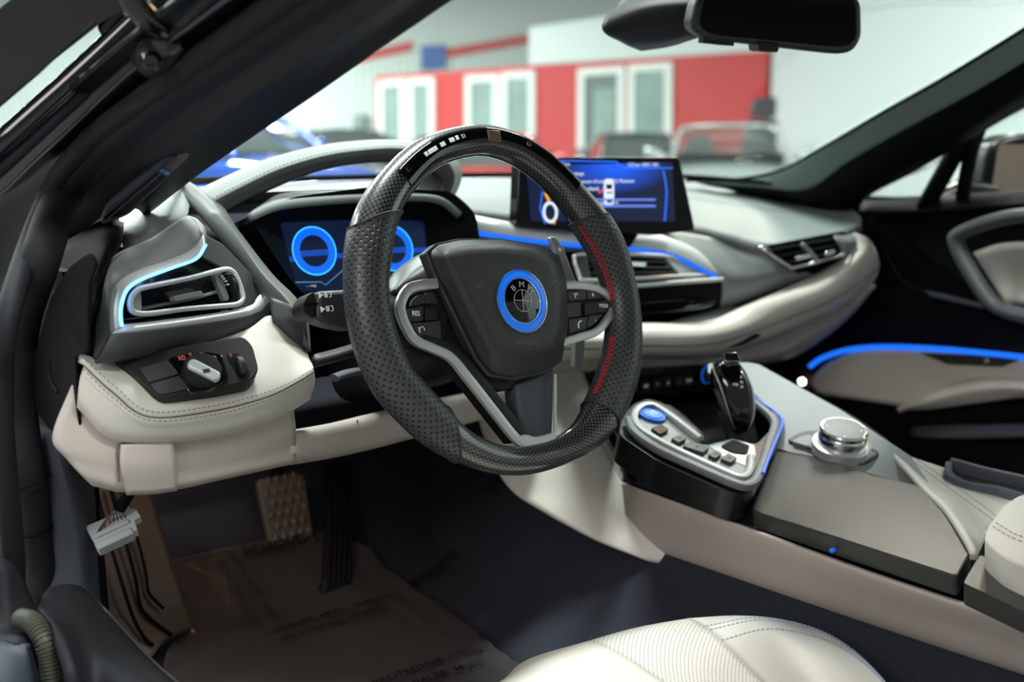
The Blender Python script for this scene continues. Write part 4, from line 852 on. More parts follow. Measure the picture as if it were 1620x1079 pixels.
for q in ([(0.0098,0.0116),(0.0212,0.0114),(0.0196,0.0051),(0.0105,0.0052)], [(0.0102,0.0007),(0.0205,0.0006),(0.0204,-0.0012),(0.0101,-0.0011)], [(0.0094,-0.011),(0.0197,-0.0112),(0.0183,-0.0148),(0.0103,-0.0146)]):
    plate('car_mark', q, SC, .001, .0013, 'deep', disp)
plate('door_mark', [(0.005,0.0071),(0.0071,0.0044),(-0.0024,-0.0018),(-0.0045,0.0001)], SC, .0006, .0012, rd, disp)
c_ = [(-0.0891,-0.0255)][0]
tube('gauge_mark', [W3(SC, c_[0] + .0105 * math.cos(a), c_[1] + .013 * math.sin(a), .0008) for a in [k * math.pi / 12 for k in range(24)]], .0022, wl, disp, closed=True, n=6)
st([(-0.0956,0.0016),(-0.0901,-0.0098)], .0022, orange); st([(-0.0857,-0.037),(-0.0828,-0.0414)], .0018, orange); st([(-0.0996,0.0034),(-0.1055,-0.0199),(-0.0986,-0.0409)], .0009, bl)
# pale trim with the blue light line, centre vent
ct = thing('centre_air_vent', 'wide central air vent under a pale trim with blue light line', 'air vent', [(0.465,0.22,-0.0159)][0])
tT = [(0.1418,0.29,0.0822),(0.198,0.28,0.0681),(0.2692,0.27,0.0546),(0.3472,0.262,0.0472),(0.4481,0.257,0.0393),(0.5445,0.25,0.0265),(0.6144,0.235,-0.0013),(0.6438,0.212,-0.0421)]
tB = [(0.1554,0.27,0.056),(0.2146,0.26,0.0446),(0.2988,0.25,0.0323),(0.3821,0.245,0.0228),(0.4695,0.24,0.0136),(0.5364,0.232,0.0016),(0.5863,0.222,-0.0176),(0.6263,0.21,-0.0386)]
sheet('pale_trim', [shift(tT, (0, .01, .002)), tT, [(V(a) + V(b)) / 2 + V((0, -.003, .003)) for a, b in zip(tT, tB)], tB], 'paletrim', ct, n=5, thick=.003)
tube('light_line', shift(tB[0:], (0, -.001, -.003)), .003, 'blue', ct, smooth=6, n=8)
sheet('trim_lower', [shift(tB, (0, .006, -.004)), [(0.1552,0.27,0.0352),(0.2187,0.265,0.0261),(0.3036,0.255,0.0176),(0.3875,0.25,0.0102),(0.4754,0.245,0.0015),(0.5404,0.235,-0.0096),(0.5874,0.225,-0.0259),(0.6239,0.213,-0.0417)]], 'grey', ct, n=5, thick=.002, lin=True)
CV = ((0.3108,0.205,-0.0083),(0.9959,0.0738,-0.0518),(0.0,0.5744,0.8186),(0.0902,-0.8152,0.5721))
plate('vent_well', [(0.0151,0.0312),(0.1539,0.0343),(0.2446,0.026),(0.299,0.0062),(0.3341,-0.0137),(0.1183,-0.0192),(0.0024,-0.0124)], CV, -.03, -.018, 'deep', ct)
tube('vent_frame', crv([(0.307,0.2025,-0.0078),(0.3113,0.2132,0.0068),(0.3286,0.2196,0.0132),(0.4442,0.2271,0.0056),(0.5346,0.2303,-0.004),(0.5845,0.2255,-0.0188),(0.6128,0.2171,-0.0351),(0.5103,0.2089,-0.0307),(0.4176,0.202,-0.0259),(0.313,0.1947,-0.0198),(0.3057,0.196,-0.0167)], 4, True), .0034, 'satin', ct, closed=True, n=8)
plate('end_fairing', fil([(0.2124,0.0161),(0.2335,0.0156),(0.2746,0.0021),(0.303,-0.0138),(0.229,-0.0137)], .003, 3), CV, -.008, .002, 'silvertrim', ct, bev=.002)
for a in ([(0.3479,0.2236,0.0019),(0.5378,0.2326,-0.0152)], [(0.3417,0.2173,-0.0062),(0.5404,0.2269,-0.0237)], [(0.3355,0.211,-0.0141),(0.5414,0.2224,-0.0303)]):
    sweep('vane', [a[0], a[1]], flat(.012, .0016), 'soft', ct, normal=V(CV[2]))
plate('vane_tab', fil([(0.1128,0.0116),(0.1554,0.0095),(0.1503,0.002),(0.1079,0.0042)], .002, 3), CV, -.006, .004, 'chrome', ct, bev=.001)
plate('side_pad', fil([(0.0133,0.0221),(0.0347,0.0238),(0.0216,-0.0109),(0.0024,-0.0092)], .003, 3), CV, -.008, -.001, 'soft', ct, bev=.001)
tube('lower_bar', [(0.3049,0.205,-0.0271),(0.4281,0.205,-0.0372),(0.5209,0.205,-0.0399),(0.6374,0.207,-0.0442)], .0036, 'paletrim', ct, smooth=4)
fa = thing('dash_fascia', 'grey and black middle layer of the dashboard around the vents', 'fascia', [(0.6662,0.22,-0.0455)][0])
sheet('grey_panel', [[(0.5552,0.275,0.0365),(0.6479,0.26,0.0229),(0.7064,0.24,0.0097),(0.7428,0.205,-0.0058),(0.7773,0.175,-0.0395)], [(0.5989,0.238,0.0025),(0.639,0.226,-0.0113),(0.689,0.213,-0.0218),(0.7309,0.193,-0.0293),(0.7952,0.172,-0.0427)], [(0.6337,0.208,-0.042),(0.6564,0.2,-0.0492),(0.7048,0.192,-0.0491),(0.7581,0.18,-0.0469),(0.8089,0.165,-0.0441)],
                     [(0.646,0.215,-0.095),(0.6825,0.205,-0.087),(0.7403,0.197,-0.0767),(0.7961,0.186,-0.0654),(0.85,0.17,-0.0519)]], 'grey', fa, n=5, thick=.004)
sheet('black_face', [[(0.2878,0.225,-0.0171),(0.4323,0.215,-0.0384),(0.5445,0.212,-0.0434),(0.6423,0.212,-0.044)], [(0.2884,0.225,-0.0701),(0.4333,0.215,-0.0695),(0.5459,0.212,-0.073),(0.6441,0.212,-0.0739)], [(0.2886,0.225,-0.097),(0.4421,0.222,-0.1046),(0.5575,0.22,-0.112),(0.6769,0.225,-0.1097)]], 'deep', fa, n=4, thick=.004)
mb = plate('media_bar', fil([(0.2273,0.0247),(0.3593,0.0171),(0.4815,0.0129),(0.5224,0.0101),(0.5308,0.0027),(0.4948,-0.0031),(0.358,0.0007),(0.2261,0.0101)], .004, 3), ((0.0,0.135,-0.07),(1.0,0.0,0.0),(0.0,0.0995,0.995),(0.0,-0.995,0.0995)), -.06, -.045, 'gloss', fa, bev=.002)
sheet('media_bar_face', [[(0.2834,0.195,-0.0539),(0.4247,0.195,-0.0628),(0.5578,0.197,-0.0696),(0.6123,0.2,-0.0759)], [(0.2739,0.185,-0.064),(0.415,0.186,-0.0748),(0.5497,0.19,-0.0809),(0.61,0.198,-0.0815)], [(0.2837,0.195,-0.0731),(0.4265,0.196,-0.0836),(0.5613,0.199,-0.0889),(0.6117,0.204,-0.0874)]], 'gloss', fa, n=4, thick=.003)
sheet('tray', [[(0.5474,0.2,-0.0936),(0.6084,0.205,-0.0912),(0.6726,0.21,-0.0908),(0.6761,0.2,-0.0921)], [(0.4847,0.185,-0.094),(0.5637,0.182,-0.1001),(0.6399,0.185,-0.1043),(0.6664,0.19,-0.1004)]], 'grey', fa, n=4, thick=.003, lin=True)
PV = ((0.7277,0.19,0.0023),(0.903,-0.4216,0.0822),(0.0,0.1913,0.9815),(-0.4296,-0.8864,0.1727))
pv = thing('passenger_air_vent', 'black air vent with bright tabs at the passenger end of the dashboard', 'air vent', [(0.8077,0.16,-0.0139)][0])
plate('vent_well', fil([(0.0119,0.0048),(0.1547,0.0134),(0.1754,-0.0168),(0.0508,-0.0418)], .004, 3), PV, -.045, -.012, 'deep', pv)
tube('vent_frame', [(0.7187,0.1948,0.0046),(0.7424,0.1797,-0.0144),(0.7654,0.1651,-0.0315),(0.8066,0.1468,-0.0235),(0.8575,0.1245,-0.0113),(0.8531,0.1301,0.0065),(0.8461,0.1361,0.0203)], .003, 'chrome', pv, n=8)
for a in ([(0.7457,0.1864,-0.0005),(0.8572,0.1355,0.0155)], [(0.756,0.1794,-0.0111),(0.8581,0.133,0.005)], [(0.7651,0.1727,-0.0227),(0.8612,0.1294,-0.0055)]):
    sweep('vane', [a[0], a[1]], flat(.016, .0018), 'soft', pv, normal=V(PV[2]))
plate('vane_tab', fil([(0.0476,-0.0198),(0.0787,-0.0179),(0.0777,-0.0251),(0.0502,-0.0274)], .003, 3), PV, -.004, .006, 'chrome', pv, bev=.0015)
plate('vane_tab', fil([(0.1036,-0.0184),(0.1233,-0.0152),(0.1223,-0.0226),(0.1039,-0.0259)], .003, 3), PV, -.004, .006, 'chrome', pv, bev=.0015)
sweep('divider', [(0.7849,0.161,0.0072),(0.7962,0.1532,-0.0044),(0.8071,0.1449,-0.0202)], flat(.008, .006), 'grey', pv, normal=V(PV[3]))
sheet('end_cheek', [[(0.8359,0.13,0.0211),(0.8673,0.13,0.0196),(0.9037,0.135,0.0197)], [(0.8547,0.124,-0.0111),(0.8707,0.122,-0.0077),(0.8916,0.122,0.0018)]], 'grey', pv, n=4, thick=.004, lin=True)
# beige bolster of the passenger side
pb = thing('passenger_bolster', 'long beige bolster curving along the passenger side of the dashboard', 'panel', [(0.6436,0.14,-0.0964)][0])
rows = [[(0.2135,0.17,-0.0794),(0.3273,0.165,-0.0847),(0.3953,0.168,-0.0843),(0.5653,0.182,-0.1012),(0.6766,0.198,-0.0899),(0.8425,0.168,-0.0469),(0.8842,0.13,-0.0069),(0.9121,0.14,0.0212)],
        [(0.1765,0.13,-0.0716),(0.2927,0.132,-0.0818),(0.3551,0.132,-0.0827),(0.5382,0.15,-0.1003),(0.6696,0.165,-0.0856),(0.8096,0.135,-0.0522),(0.8884,0.112,-0.0155),(0.9504,0.135,0.0087)],
        [(0.1654,0.118,-0.0743),(0.2782,0.118,-0.0884),(0.342,0.12,-0.0918),(0.527,0.135,-0.1105),(0.6833,0.15,-0.0985),(0.8091,0.122,-0.0667),(0.9118,0.115,-0.0312),(0.9879,0.14,-0.0158)],
        [(0.1673,0.12,-0.0867),(0.2806,0.12,-0.1007),(0.3446,0.122,-0.1046),(0.5304,0.137,-0.1255),(0.7071,0.15,-0.1143),(0.8383,0.127,-0.0846),(0.9458,0.128,-0.0544),(1.0203,0.15,-0.0435)],
        [(0.186,0.14,-0.1033),(0.302,0.14,-0.1184),(0.3676,0.142,-0.1245),(0.5577,0.157,-0.1493),(0.7342,0.167,-0.1425),(0.879,0.15,-0.1116),(0.9757,0.148,-0.081),(1.0393,0.165,-0.0692)],
        [(0.2602,0.22,-0.1303),(0.3865,0.22,-0.147),(0.4578,0.222,-0.1539),(0.6407,0.22,-0.1745),(0.8077,0.22,-0.1625),(0.9544,0.2,-0.1281),(1.0417,0.19,-0.0928),(1.0761,0.19,-0.079)]]
sheet('bolster', rows, 'beige', pb, n=6, thick=.004)
tube('seam_line', shift(crv(rows[3], 6), (0, -.0012, 0)), .0008, 'greythread', pb, n=5)
sheet('lower_lid', [[(0.2416,0.2,-0.1212),(0.3653,0.2,-0.1375),(0.433,0.2,-0.1444),(0.6276,0.21,-0.1712),(0.7599,0.2,-0.1586),(0.8392,0.195,-0.1416),(0.933,0.17,-0.1168),(1.0147,0.158,-0.0782)], [(0.2511,0.21,-0.1434),(0.3763,0.21,-0.1591),(0.4735,0.21,-0.1688),(0.6516,0.215,-0.1878),(0.787,0.208,-0.1917),(0.8755,0.2,-0.1757),(0.977,0.18,-0.135),(1.0429,0.166,-0.0836)], [(0.3346,0.3,-0.1716),(0.4714,0.3,-0.189),(0.5775,0.3,-0.1996),(0.7649,0.3,-0.2198),(0.9197,0.3,-0.2325),(1.0243,0.3,-0.225),(1.1173,0.27,-0.175),(1.1642,0.24,-0.1105)]], 'beigeplastic', pb, n=5, thick=.004)
plate('latch_slot', [(0.5273,-0.0686),(0.5663,-0.061),(0.6559,-0.0547),(0.6674,-0.0601),(0.6135,-0.0696)], ((0.0,0.135,-0.07),(1.0,0.0,0.0),(0.0,0.0995,0.995),(0.0,-0.995,0.0995)), -.06, -.02, 'deep', pb)

# ---------------------------------------------------------------- centre console
cn = thing('centre_console', 'beige sided centre console with grey metallic top running between the seats', 'console', (.36, -.15, -.3))
sheet('side_panel', [[(0.24,0.0501,-0.2589),(0.238,-0.1475,-0.2611),(0.238,-0.2787,-0.2645),(0.238,-0.3826,-0.2646),(0.238,-0.4612,-0.2626)], [(0.226,0.0374,-0.251),(0.224,-0.1572,-0.2548),(0.224,-0.2864,-0.2595),(0.224,-0.3888,-0.26),(0.224,-0.4662,-0.2586)], [(0.222,0.0336,-0.2565),(0.22,-0.1603,-0.2594),(0.22,-0.289,-0.2635),(0.22,-0.391,-0.2636),(0.22,-0.4681,-0.2624)],
                     [(0.235,0.039,-0.3007),(0.235,-0.1514,-0.2948),(0.235,-0.2824,-0.2939),(0.235,-0.3861,-0.2897),(0.235,-0.4646,-0.2867)], [(0.25,0.0408,-0.3405),(0.25,-0.1425,-0.3322),(0.25,-0.276,-0.3272),(0.25,-0.3817,-0.3222),(0.25,-0.4617,-0.3181)], [(0.28,0.0675,-0.36),(0.28,-0.122,-0.351),(0.28,-0.2599,-0.3456),(0.28,-0.3691,-0.3402),(0.28,-0.4517,-0.3358)]], 'beigeplastic', cn, n=6, thick=.004)
A = [[(0.1662,0.27,-0.1412),(0.2401,0.25,-0.1447),(0.3002,0.22,-0.1338)], [(0.177,0.25,-0.2278),(0.2306,0.2,-0.2146),(0.2798,0.15,-0.1963)], [(0.1652,0.19,-0.2777),(0.2097,0.14,-0.2602),(0.2566,0.085,-0.2345)], [(0.1727,0.13,-0.2991),(0.2142,0.08,-0.2902),(0.2455,0.028,-0.2752)], [(0.2002,0.06,-0.3257),(0.2319,0.025,-0.3193),(0.2519,-0.005,-0.3131)], [(0.2341,0.0,-0.3455),(0.2428,-0.018,-0.3446),(0.2545,-0.032,-0.3393)]]
sheet('knee_pad', A, 'beige', cn, n=6, thick=.006)
B_ = [[q[2] for q in A], [(0.3287,0.23,-0.1298),(0.3098,0.16,-0.1989),(0.2867,0.095,-0.2376),(0.2703,0.035,-0.2794),(0.2725,0.0,-0.3173),(0.2655,-0.03,-0.3413)], [(0.3734,0.27,-0.1414),(0.3606,0.2,-0.2151),(0.3352,0.13,-0.255),(0.3183,0.07,-0.2995),(0.3164,0.03,-0.3354),(0.2942,-0.01,-0.3537)]]
sheet('knee_pad_edge', B_, 'beige', cn, n=6, thick=.004)
stitch('stitching', [V(q[2]) * .93 + V(q[1]) * .07 + V((-.003, -.003, .0015)) for q in A[1:]], 'greythread', cn, .0055, .0038, .0005, normal=(-.7, -.6, .3))
sheet('console_base', [[(0.25,0.0799,-0.19),(0.245,0.0507,-0.2103),(0.245,-0.0119,-0.226),(0.25,-0.1027,-0.2364),(0.262,-0.1373,-0.2316)], [(0.236,0.0474,-0.2243),(0.236,0.0207,-0.2343),(0.236,-0.0494,-0.2416),(0.238,-0.1122,-0.2462),(0.245,-0.1502,-0.2465)], [(0.23,0.041,-0.2569),(0.23,0.0147,-0.2551),(0.23,-0.0548,-0.256),(0.23,-0.1188,-0.2583),(0.232,-0.1599,-0.2574)]], 'satinblack', cn, n=5, thick=.004)
RG = ((0.5,0.052,-0.1392),(0.9274,-0.0584,0.3696),(0.0,0.9878,0.156),(-0.3742,-0.1447,0.916))
rg = plate('top_panel', fil([(0.0016,0.0034),(0.0057,-0.012),(-0.0223,-0.1615),(-0.0552,-0.2785),(-0.0887,-0.3212),(-0.0978,-0.3234),(-0.1093,-0.2565),(-0.1319,-0.142),(-0.1934,-0.1613),(-0.2291,-0.17),(-0.1887,-0.1275),(-0.1151,-0.124),(-0.0698,-0.0908),(-0.0524,-0.0451),(-0.0494,0.0334),(-0.0309,0.0486)], .004, 3), RG, -.012, 0, 'grey', cn, bev=.002)
sheet('right_flank', [[(0.507,0.058,-0.1419),(0.4846,-0.1033,-0.1765),(0.4643,-0.1772,-0.1965)], [(0.54,0.0608,-0.207),(0.5,-0.1114,-0.232),(0.48,-0.1757,-0.2381)]], 'doorblack', cn, n=3, thick=.005, lin=True)
LID = ((0.2306,-0.149,-0.236),(0.9877,0.0004,0.1562),(0.0,1.0,-0.0028),(-0.1562,0.0027,0.9877))
lid = plate('lid', fil([(0.1563,0.0733),(0.1592,0.0107),(0.1482,-0.0586),(0.1504,-0.1225),(0.1085,-0.1699),(0.0497,-0.2223),(-0.0066,-0.2343),(-0.0009,-0.0015)], [.006, 0, .01, .01, .02, .006, .006, .008], 4), LID, -.022, 0, 'lid', cn, bev=.006, seg=4)
lid['label'] = 'dark leather lid'
plate('gap_floor', [(0.0491,0.0428),(0.0941,-0.2031),(0.0186,-0.2356),(0.0126,0.0163)], LID, -.05, -.024, 'deep', cn)
lathe('latch_button', [(.0025, -.004), (.0025, .001), (.001, .002)], (tuple([(0.222,-0.2558,-0.2496)][0]), (0, 1, 0), (0, 0, 1), (-1, 0, 0)), 'bluep', cn, n=14)
plate('rear_lid', fil([(-0.014,-0.2431),(0.0445,-0.232),(0.0108,-0.3083),(-0.0328,-0.3255)], .005, 3), LID, -.022, 0, 'lid', cn, bev=.005, seg=3)
sheet('rear_leather', [[(0.46,-0.1831,-0.2008),(0.49,-0.1978,-0.2162),(0.52,-0.2298,-0.2302)], [(0.3739,-0.2738,-0.2089),(0.45,-0.2468,-0.2279),(0.49,-0.2502,-0.2373)], [(0.3294,-0.3239,-0.2138),(0.43,-0.2938,-0.2326),(0.48,-0.3247,-0.2329)], [(0.2717,-0.3757,-0.2228),(0.38,-0.3383,-0.2445),(0.44,-0.3437,-0.2268)], [(0.269,-0.3808,-0.2333),(0.355,-0.3488,-0.2531),(0.4,-0.3403,-0.2389)]], 'beige', cn, n=6, thick=.006)
stitch('stitching', shift(crv([(0.47,-0.2082,-0.2162),(0.445,-0.2681,-0.2291),(0.4,-0.3389,-0.2379)], 8), (-.010, -.010, .009)), 'greythread', cn, .005, .0036, .0005)
stitch('stitching', shift(crv([(0.465,-0.2053,-0.2175),(0.44,-0.2664,-0.233),(0.395,-0.3367,-0.2409)], 8), (-.010, -.010, .009)), 'greythread', cn, .005, .0036, .0005)
ch = thing('cup_holder', 'dark cup holder rim behind the beige console leather', 'cup holder', [(0.5,-0.287,-0.2271)][0])
sweep('rim', crv([(0.54,-0.2231,-0.2368),(0.5,-0.2447,-0.2376),(0.48,-0.2747,-0.2375),(0.475,-0.3128,-0.2326),(0.46,-0.3464,-0.2292),(0.45,-0.3761,-0.2225)], 5), flat(.008, .02), 'kick', ch, normal=V((0, 0, 1)))
sweep('rim', crv([(0.55,-0.2185,-0.24),(0.57,-0.2577,-0.2479),(0.58,-0.3286,-0.2499)], 5), flat(.01, .03), 'kick', ch, normal=V((0, 0, 1)))
sheet('well', [[(0.54,-0.2233,-0.24),(0.56,-0.262,-0.2463),(0.57,-0.3323,-0.2483)], [(0.5,-0.2471,-0.2386),(0.48,-0.2967,-0.2372),(0.45,-0.3761,-0.2225)]], 'deep', ch, n=4, thick=.004, lin=True)
ar = thing('console_armrest', 'beige stitched armrest pad at the rear end of the console', 'armrest', [(0.36,-0.3813,-0.2337)][0])
plate('pad', fil([(0.0215,-0.2458),(0.0489,-0.2375),(0.094,-0.2309),(0.1275,-0.2331),(0.1632,-0.2599),(0.0,-0.3324),(-0.0078,-0.3047),(-0.0003,-0.2747)], .01, 4), LID, -.01, .03, 'beige', ar, bev=.008, seg=4)
stitch('stitching', [(0.2724,-0.3918,-0.1973),(0.2618,-0.4132,-0.199),(0.2561,-0.4378,-0.1998)], 'greythread', ar, .005, .0036, .0005)
stitch('stitching', [(0.2811,-0.3909,-0.196),(0.2699,-0.412,-0.1977),(0.2649,-0.4342,-0.1984)], 'greythread', ar, .005, .0036, .0005)
# gear selector surround
GS = ((0.2483,0.0132,-0.165),(0.9997,0.0065,-0.0251),(0.0,0.9683,0.2499),(0.0259,-0.2498,0.9679))
gs = thing('gear_selector_surround', 'silver edged horseshoe panel of buttons around the gear lever', 'control panel', [(0.1906,-0.1017,-0.17)][0])
plate('black_body', fil([(-0.0648,-0.0091),(-0.0222,0.0253),(0.0211,0.0484),(0.0586,0.0559),(0.0697,0.0366),(0.0605,0.0013),(0.0479,-0.0559),(0.0949,-0.0937),(0.2055,-0.0551),(0.1323,-0.0967),(0.0403,-0.1458),(-0.0018,-0.1658),(-0.0282,-0.1698),(-0.0443,-0.1575),(-0.069,-0.0759)], .012, 4), GS, -.045, -.010, 'satinblack', gs, bev=.006, seg=3)
plate('panel', fil([(-0.0233,0.0042),(0.0024,0.0194),(0.0228,0.0184),(0.0262,-0.0032),(0.0096,-0.0732),(0.0403,-0.0876),(0.0613,-0.1154),(0.0072,-0.1464),(-0.0156,-0.1528),(-0.038,-0.1028),(-0.0448,-0.0404)], .008, 3), GS, -.012, -.004, 'grey', gs, bev=.001)
sweep('silver_edge', crv([(0.2591,-0.0548,-0.1828),(0.2676,-0.0208,-0.1743),(0.2749,0.0137,-0.1656),(0.2744,0.0319,-0.1609),(0.2602,0.0362,-0.1594),(0.2365,0.0275,-0.161),(0.2149,0.0099,-0.1649),(0.2029,-0.013,-0.1705),(0.2023,-0.0467,-0.1792),(0.2103,-0.0867,-0.1897),(0.2206,-0.1231,-0.1994),(0.2254,-0.1351,-0.2026),(0.2373,-0.1366,-0.2034),(0.259,-0.1268,-0.2014),(0.2852,-0.1086,-0.1974)], 6), flat(.010, .010, .45), 'silvertrim', gs, normal=V(GS[3]), scale=None)
sweep('grey_edge', crv([(0.2166,0.0196,-0.1656),(0.196,-0.0074,-0.172),(0.1908,-0.0472,-0.1821),(0.2017,-0.0938,-0.1945),(0.2147,-0.1364,-0.2058),(0.2279,-0.1471,-0.2089),(0.2615,-0.1364,-0.2071),(0.3538,-0.0871,-0.1968),(0.4086,-0.0564,-0.1904),(0.428,-0.0331,-0.1849),(0.4438,0.0045,-0.1756),(0.4547,0.0335,-0.1684)], 6), flat(.012, .010, .45), 'strutgrey', gs, normal=V(GS[3]))
sweep('blue_line', crv([(0.2604,-0.1422,-0.2054),(0.307,-0.1179,-0.2004),(0.3712,-0.0859,-0.1939),(0.4158,-0.0619,-0.1889),(0.4328,-0.0414,-0.184),(0.4403,-0.0132,-0.1769),(0.4464,0.0086,-0.1715)], 6), flat(.004, .008), 'bluedim', gs, normal=V(GS[3]))
sheet('tray_wall', [[(0.2812,0.0316,-0.1611),(0.2782,-0.0069,-0.171),(0.2596,-0.0582,-0.1837)], [(0.4046,0.1138,-0.1949),(0.3944,0.0768,-0.2042),(0.3692,0.0133,-0.2199)]], 'soft', gs, n=4, thick=.002, lin=True)
plate('gate', fil([(0.0151,-0.0785),(0.0641,-0.0789),(0.0798,-0.1018),(0.0481,-0.127),(0.0196,-0.1371),(0.0086,-0.1123)], .006, 3), GS, -.006, -.003, 'silvertrim', gs, bev=.001)
plate('gate_slot', fil([(0.0271,-0.0889),(0.059,-0.0834),(0.0676,-0.1019),(0.0447,-0.1153),(0.0293,-0.1063)], .005, 3), GS, -.004, -.0015, 'deep', gs)
bc = [(0.0047,0.0021)][0]
bt = lathe('start_button', [(.0135, -.005), (.0135, .001), (.0122, .0022), (.0, .0026)], GS, 'bluep', gs, c=bc, n=32)
lathe('start_ring', [(.0138, -.004), (.0138, .0005), (.0165, .0005), (.017, -.004)], GS, mat('blue_ring', S(20, 90, 200), .3), gs, c=bc, n=32)
text('lettering', 'START\nSTOP', GS, bc[0], bc[1], .0055, 'white', bt, h=.0027)
for q, m_ in (([(-0.0285,-0.0257),(-0.0067,-0.0228),(-0.008,-0.0363),(-0.0307,-0.042)], 'black'), ([(-0.0243,-0.0544),(-0.0044,-0.0513),(-0.006,-0.0626),(-0.0241,-0.0661)], 'soft'), ([(-0.026,-0.0736),(-0.0036,-0.0685),(0.004,-0.0894),(-0.0152,-0.0954)], 'soft'), ([(-0.0128,-0.1011),(0.0065,-0.0969),(0.0077,-0.1055),(-0.0114,-0.1112)], 'soft'), ([(-0.005,-0.1136),(0.0158,-0.1085),(0.0174,-0.1204),(-0.0017,-0.1259)], 'soft')):
    bb = plate('button', fil(q, .002, 3), GS, -.006, .001, m_, gs, bev=.0008)
    c0 = (sum(p[0] for p in q) / 4, sum(p[1] for p in q) / 4)
    fr = (tuple(W3(GS, c0[0], c0[1], .0011)), GS[1], GS[2], GS[3])
    if m_ == 'black': text('lettering', 'AUTO', fr, 0, 0, .0052, 'redlit', bb)
    else: tube('button_mark', [W3(fr, -.003, -.001), W3(fr, -.001, .0014), W3(fr, .002, .0014), W3(fr, .003, -.001)], .0003, 'greythread', bb, closed=True, n=5)
# electric window style indicator on the right arm
plate('indicator', fil([(0.1462,-0.0416),(0.1538,-0.0422),(0.1485,-0.0481),(0.14,-0.0473)], .0004, 2), GS, -.002, .003, 'redlit', gs)
# gear lever
gl = thing('gear_lever', 'glossy black gear lever with a sloping head on the console', 'gear lever', [(0.36,-0.0349,-0.2218)][0])
sweep('boot', crv([(0.36,-0.0352,-0.2293),(0.36,-0.0323,-0.2099),(0.36,-0.0274,-0.1877),(0.36,-0.0206,-0.1691)], 4), circ(1, 20, .8), 'black', gl, scale=[.012, .0135, .015, .0155, .015, .0145, .014, .0145, .0155, .016, .0165, .017, .0165], normal=V((0, 1, .2)))
hp = crv([(0.352,-0.0442,-0.1927),(0.352,-0.0423,-0.1734),(0.352,-0.0365,-0.1534),(0.352,-0.0289,-0.1352),(0.352,-0.0174,-0.1192),(0.352,-0.006,-0.1079)], 4)
hs = [.006, .009, .0115, .0135, .015, .0163, .0174, .0183, .019, .0196, .02, .0203, .0204, .0204, .0202, .0196, .0188, .0176, .0158, .012, .007]
sweep('head', hp, fil_prof if False else [(p.x, p.y) for p in fil([(-1.15, -.95, 0), (1.15, -.95, 0), (1.0, .95, 0), (-1.0, .95, 0)], .8, 5)], 'gloss', gl, scale=hs, normal=V((-.5, -.75, .3)), ang=60)
fr = (tuple(V([(0.345,-0.025,-0.1057)][0]) + V((0, -.006, .006))), (.8, -.55, 0), (.2, .55, .8), (-.25, -.5, .8))
for s_ in (-1, 1):
    tube('edge_line', [p + V((.8, -.58, 0)) * s_ * h * .98 + V((-.3, -.45, .18)) * h * 1.1 for p, h in zip(hp[1:-2], hs[1:-2])], .0011, 'satin', gl, n=6)  # satin tubes added as the bright highlights along the head's edges
pb_ = plate('park_button', fil([(-.01, -.006, 0), (.01, -.006, 0), (.009, .006, 0), (-.009, .006, 0)], .002, 3), fr, -.004, .0035, 'chrome', gl, bev=.001)
n_ = V((-.55, -.75, .35)).normalized(); u_ = V((.8, -.58, 0)).normalized(); v_ = n_.cross(u_)
fr = (tuple(V([(0.35,-0.0379,-0.1317)][0]) + n_ * .0185), tuple(u_), tuple(v_), tuple(n_))
for s, u, v in (('R', 0, .006), ('N', 0, 0), ('D', 0, -.006), ('M/S', -.008, -.003)): text('lettering', s, fr, u, v, .0048, 'white', gl, h=.0006)
# rotary controller
ic_ = thing('rotary_controller', 'silver rotary dial controller with button ring on the console top', 'controller', [(0.4155,-0.1467,-0.2051)][0])
plate('button_base', fil([(-0.1162,-0.1448),(-0.0965,-0.1486),(-0.0806,-0.1581),(-0.064,-0.1978),(-0.0727,-0.2496),(-0.1004,-0.2451),(-0.1109,-0.2264),(-0.1113,-0.1864)], .008, 4), RG, -.004, .004, 'soft', ic_, bev=.0015)
plate('key', fil([(-0.1172,-0.1543),(-0.1029,-0.1572),(-0.0929,-0.1649),(-0.1019,-0.1784),(-0.1131,-0.1797)], .003, 3), RG, .002, .007, 'grey', ic_, bev=.001)
plate('key', fil([(-0.1151,-0.1811),(-0.1139,-0.1721),(-0.1021,-0.1803),(-0.1128,-0.1929)], .003, 3), RG, .002, .007, 'soft', ic_, bev=.001)
plate('key', fil([(-0.104,-0.2424),(-0.1071,-0.23),(-0.079,-0.2368),(-0.0812,-0.2482)], .003, 3), RG, .002, .007, 'grey', ic_, bev=.001)
RD = ((0.414,-0.1474,-0.2014),(0.9872,-0.0322,0.1562),(0.0,0.9794,0.2019),(-0.1595,-0.1994,0.9669)); dc = (0, 0)
lathe('collar', [(.0345, -.006), (.0345, .006), (.031, .0075), (.028, .0075)], RD, 'satin', ic_, c=dc, n=48)
lathe('dial', [(.028, .006), (.0285, .0085), (.0285, .019), (.0275, .0205), (.0285, .0215), (.0285, .0255), (.027, .0275), (.0248, .0272), (.0245, .024)], RD, 'chrome', ic_, c=dc, n=64)
lathe('touch_top', [(.0246, .026), (.0246, .0272), (.018, .0262), (.0, .0258)], RD, 'grey', ic_, c=dc, n=48)
for a in (.6, 2.17, 3.74, 5.3): lathe('arrow_dot', [(.0012, .0255), (.0012, .0272), (.0002, .0274)], RD, 'white', ic_, c=(dc[0] + .02 * math.cos(a), dc[1] + .02 * math.sin(a)), n=8)
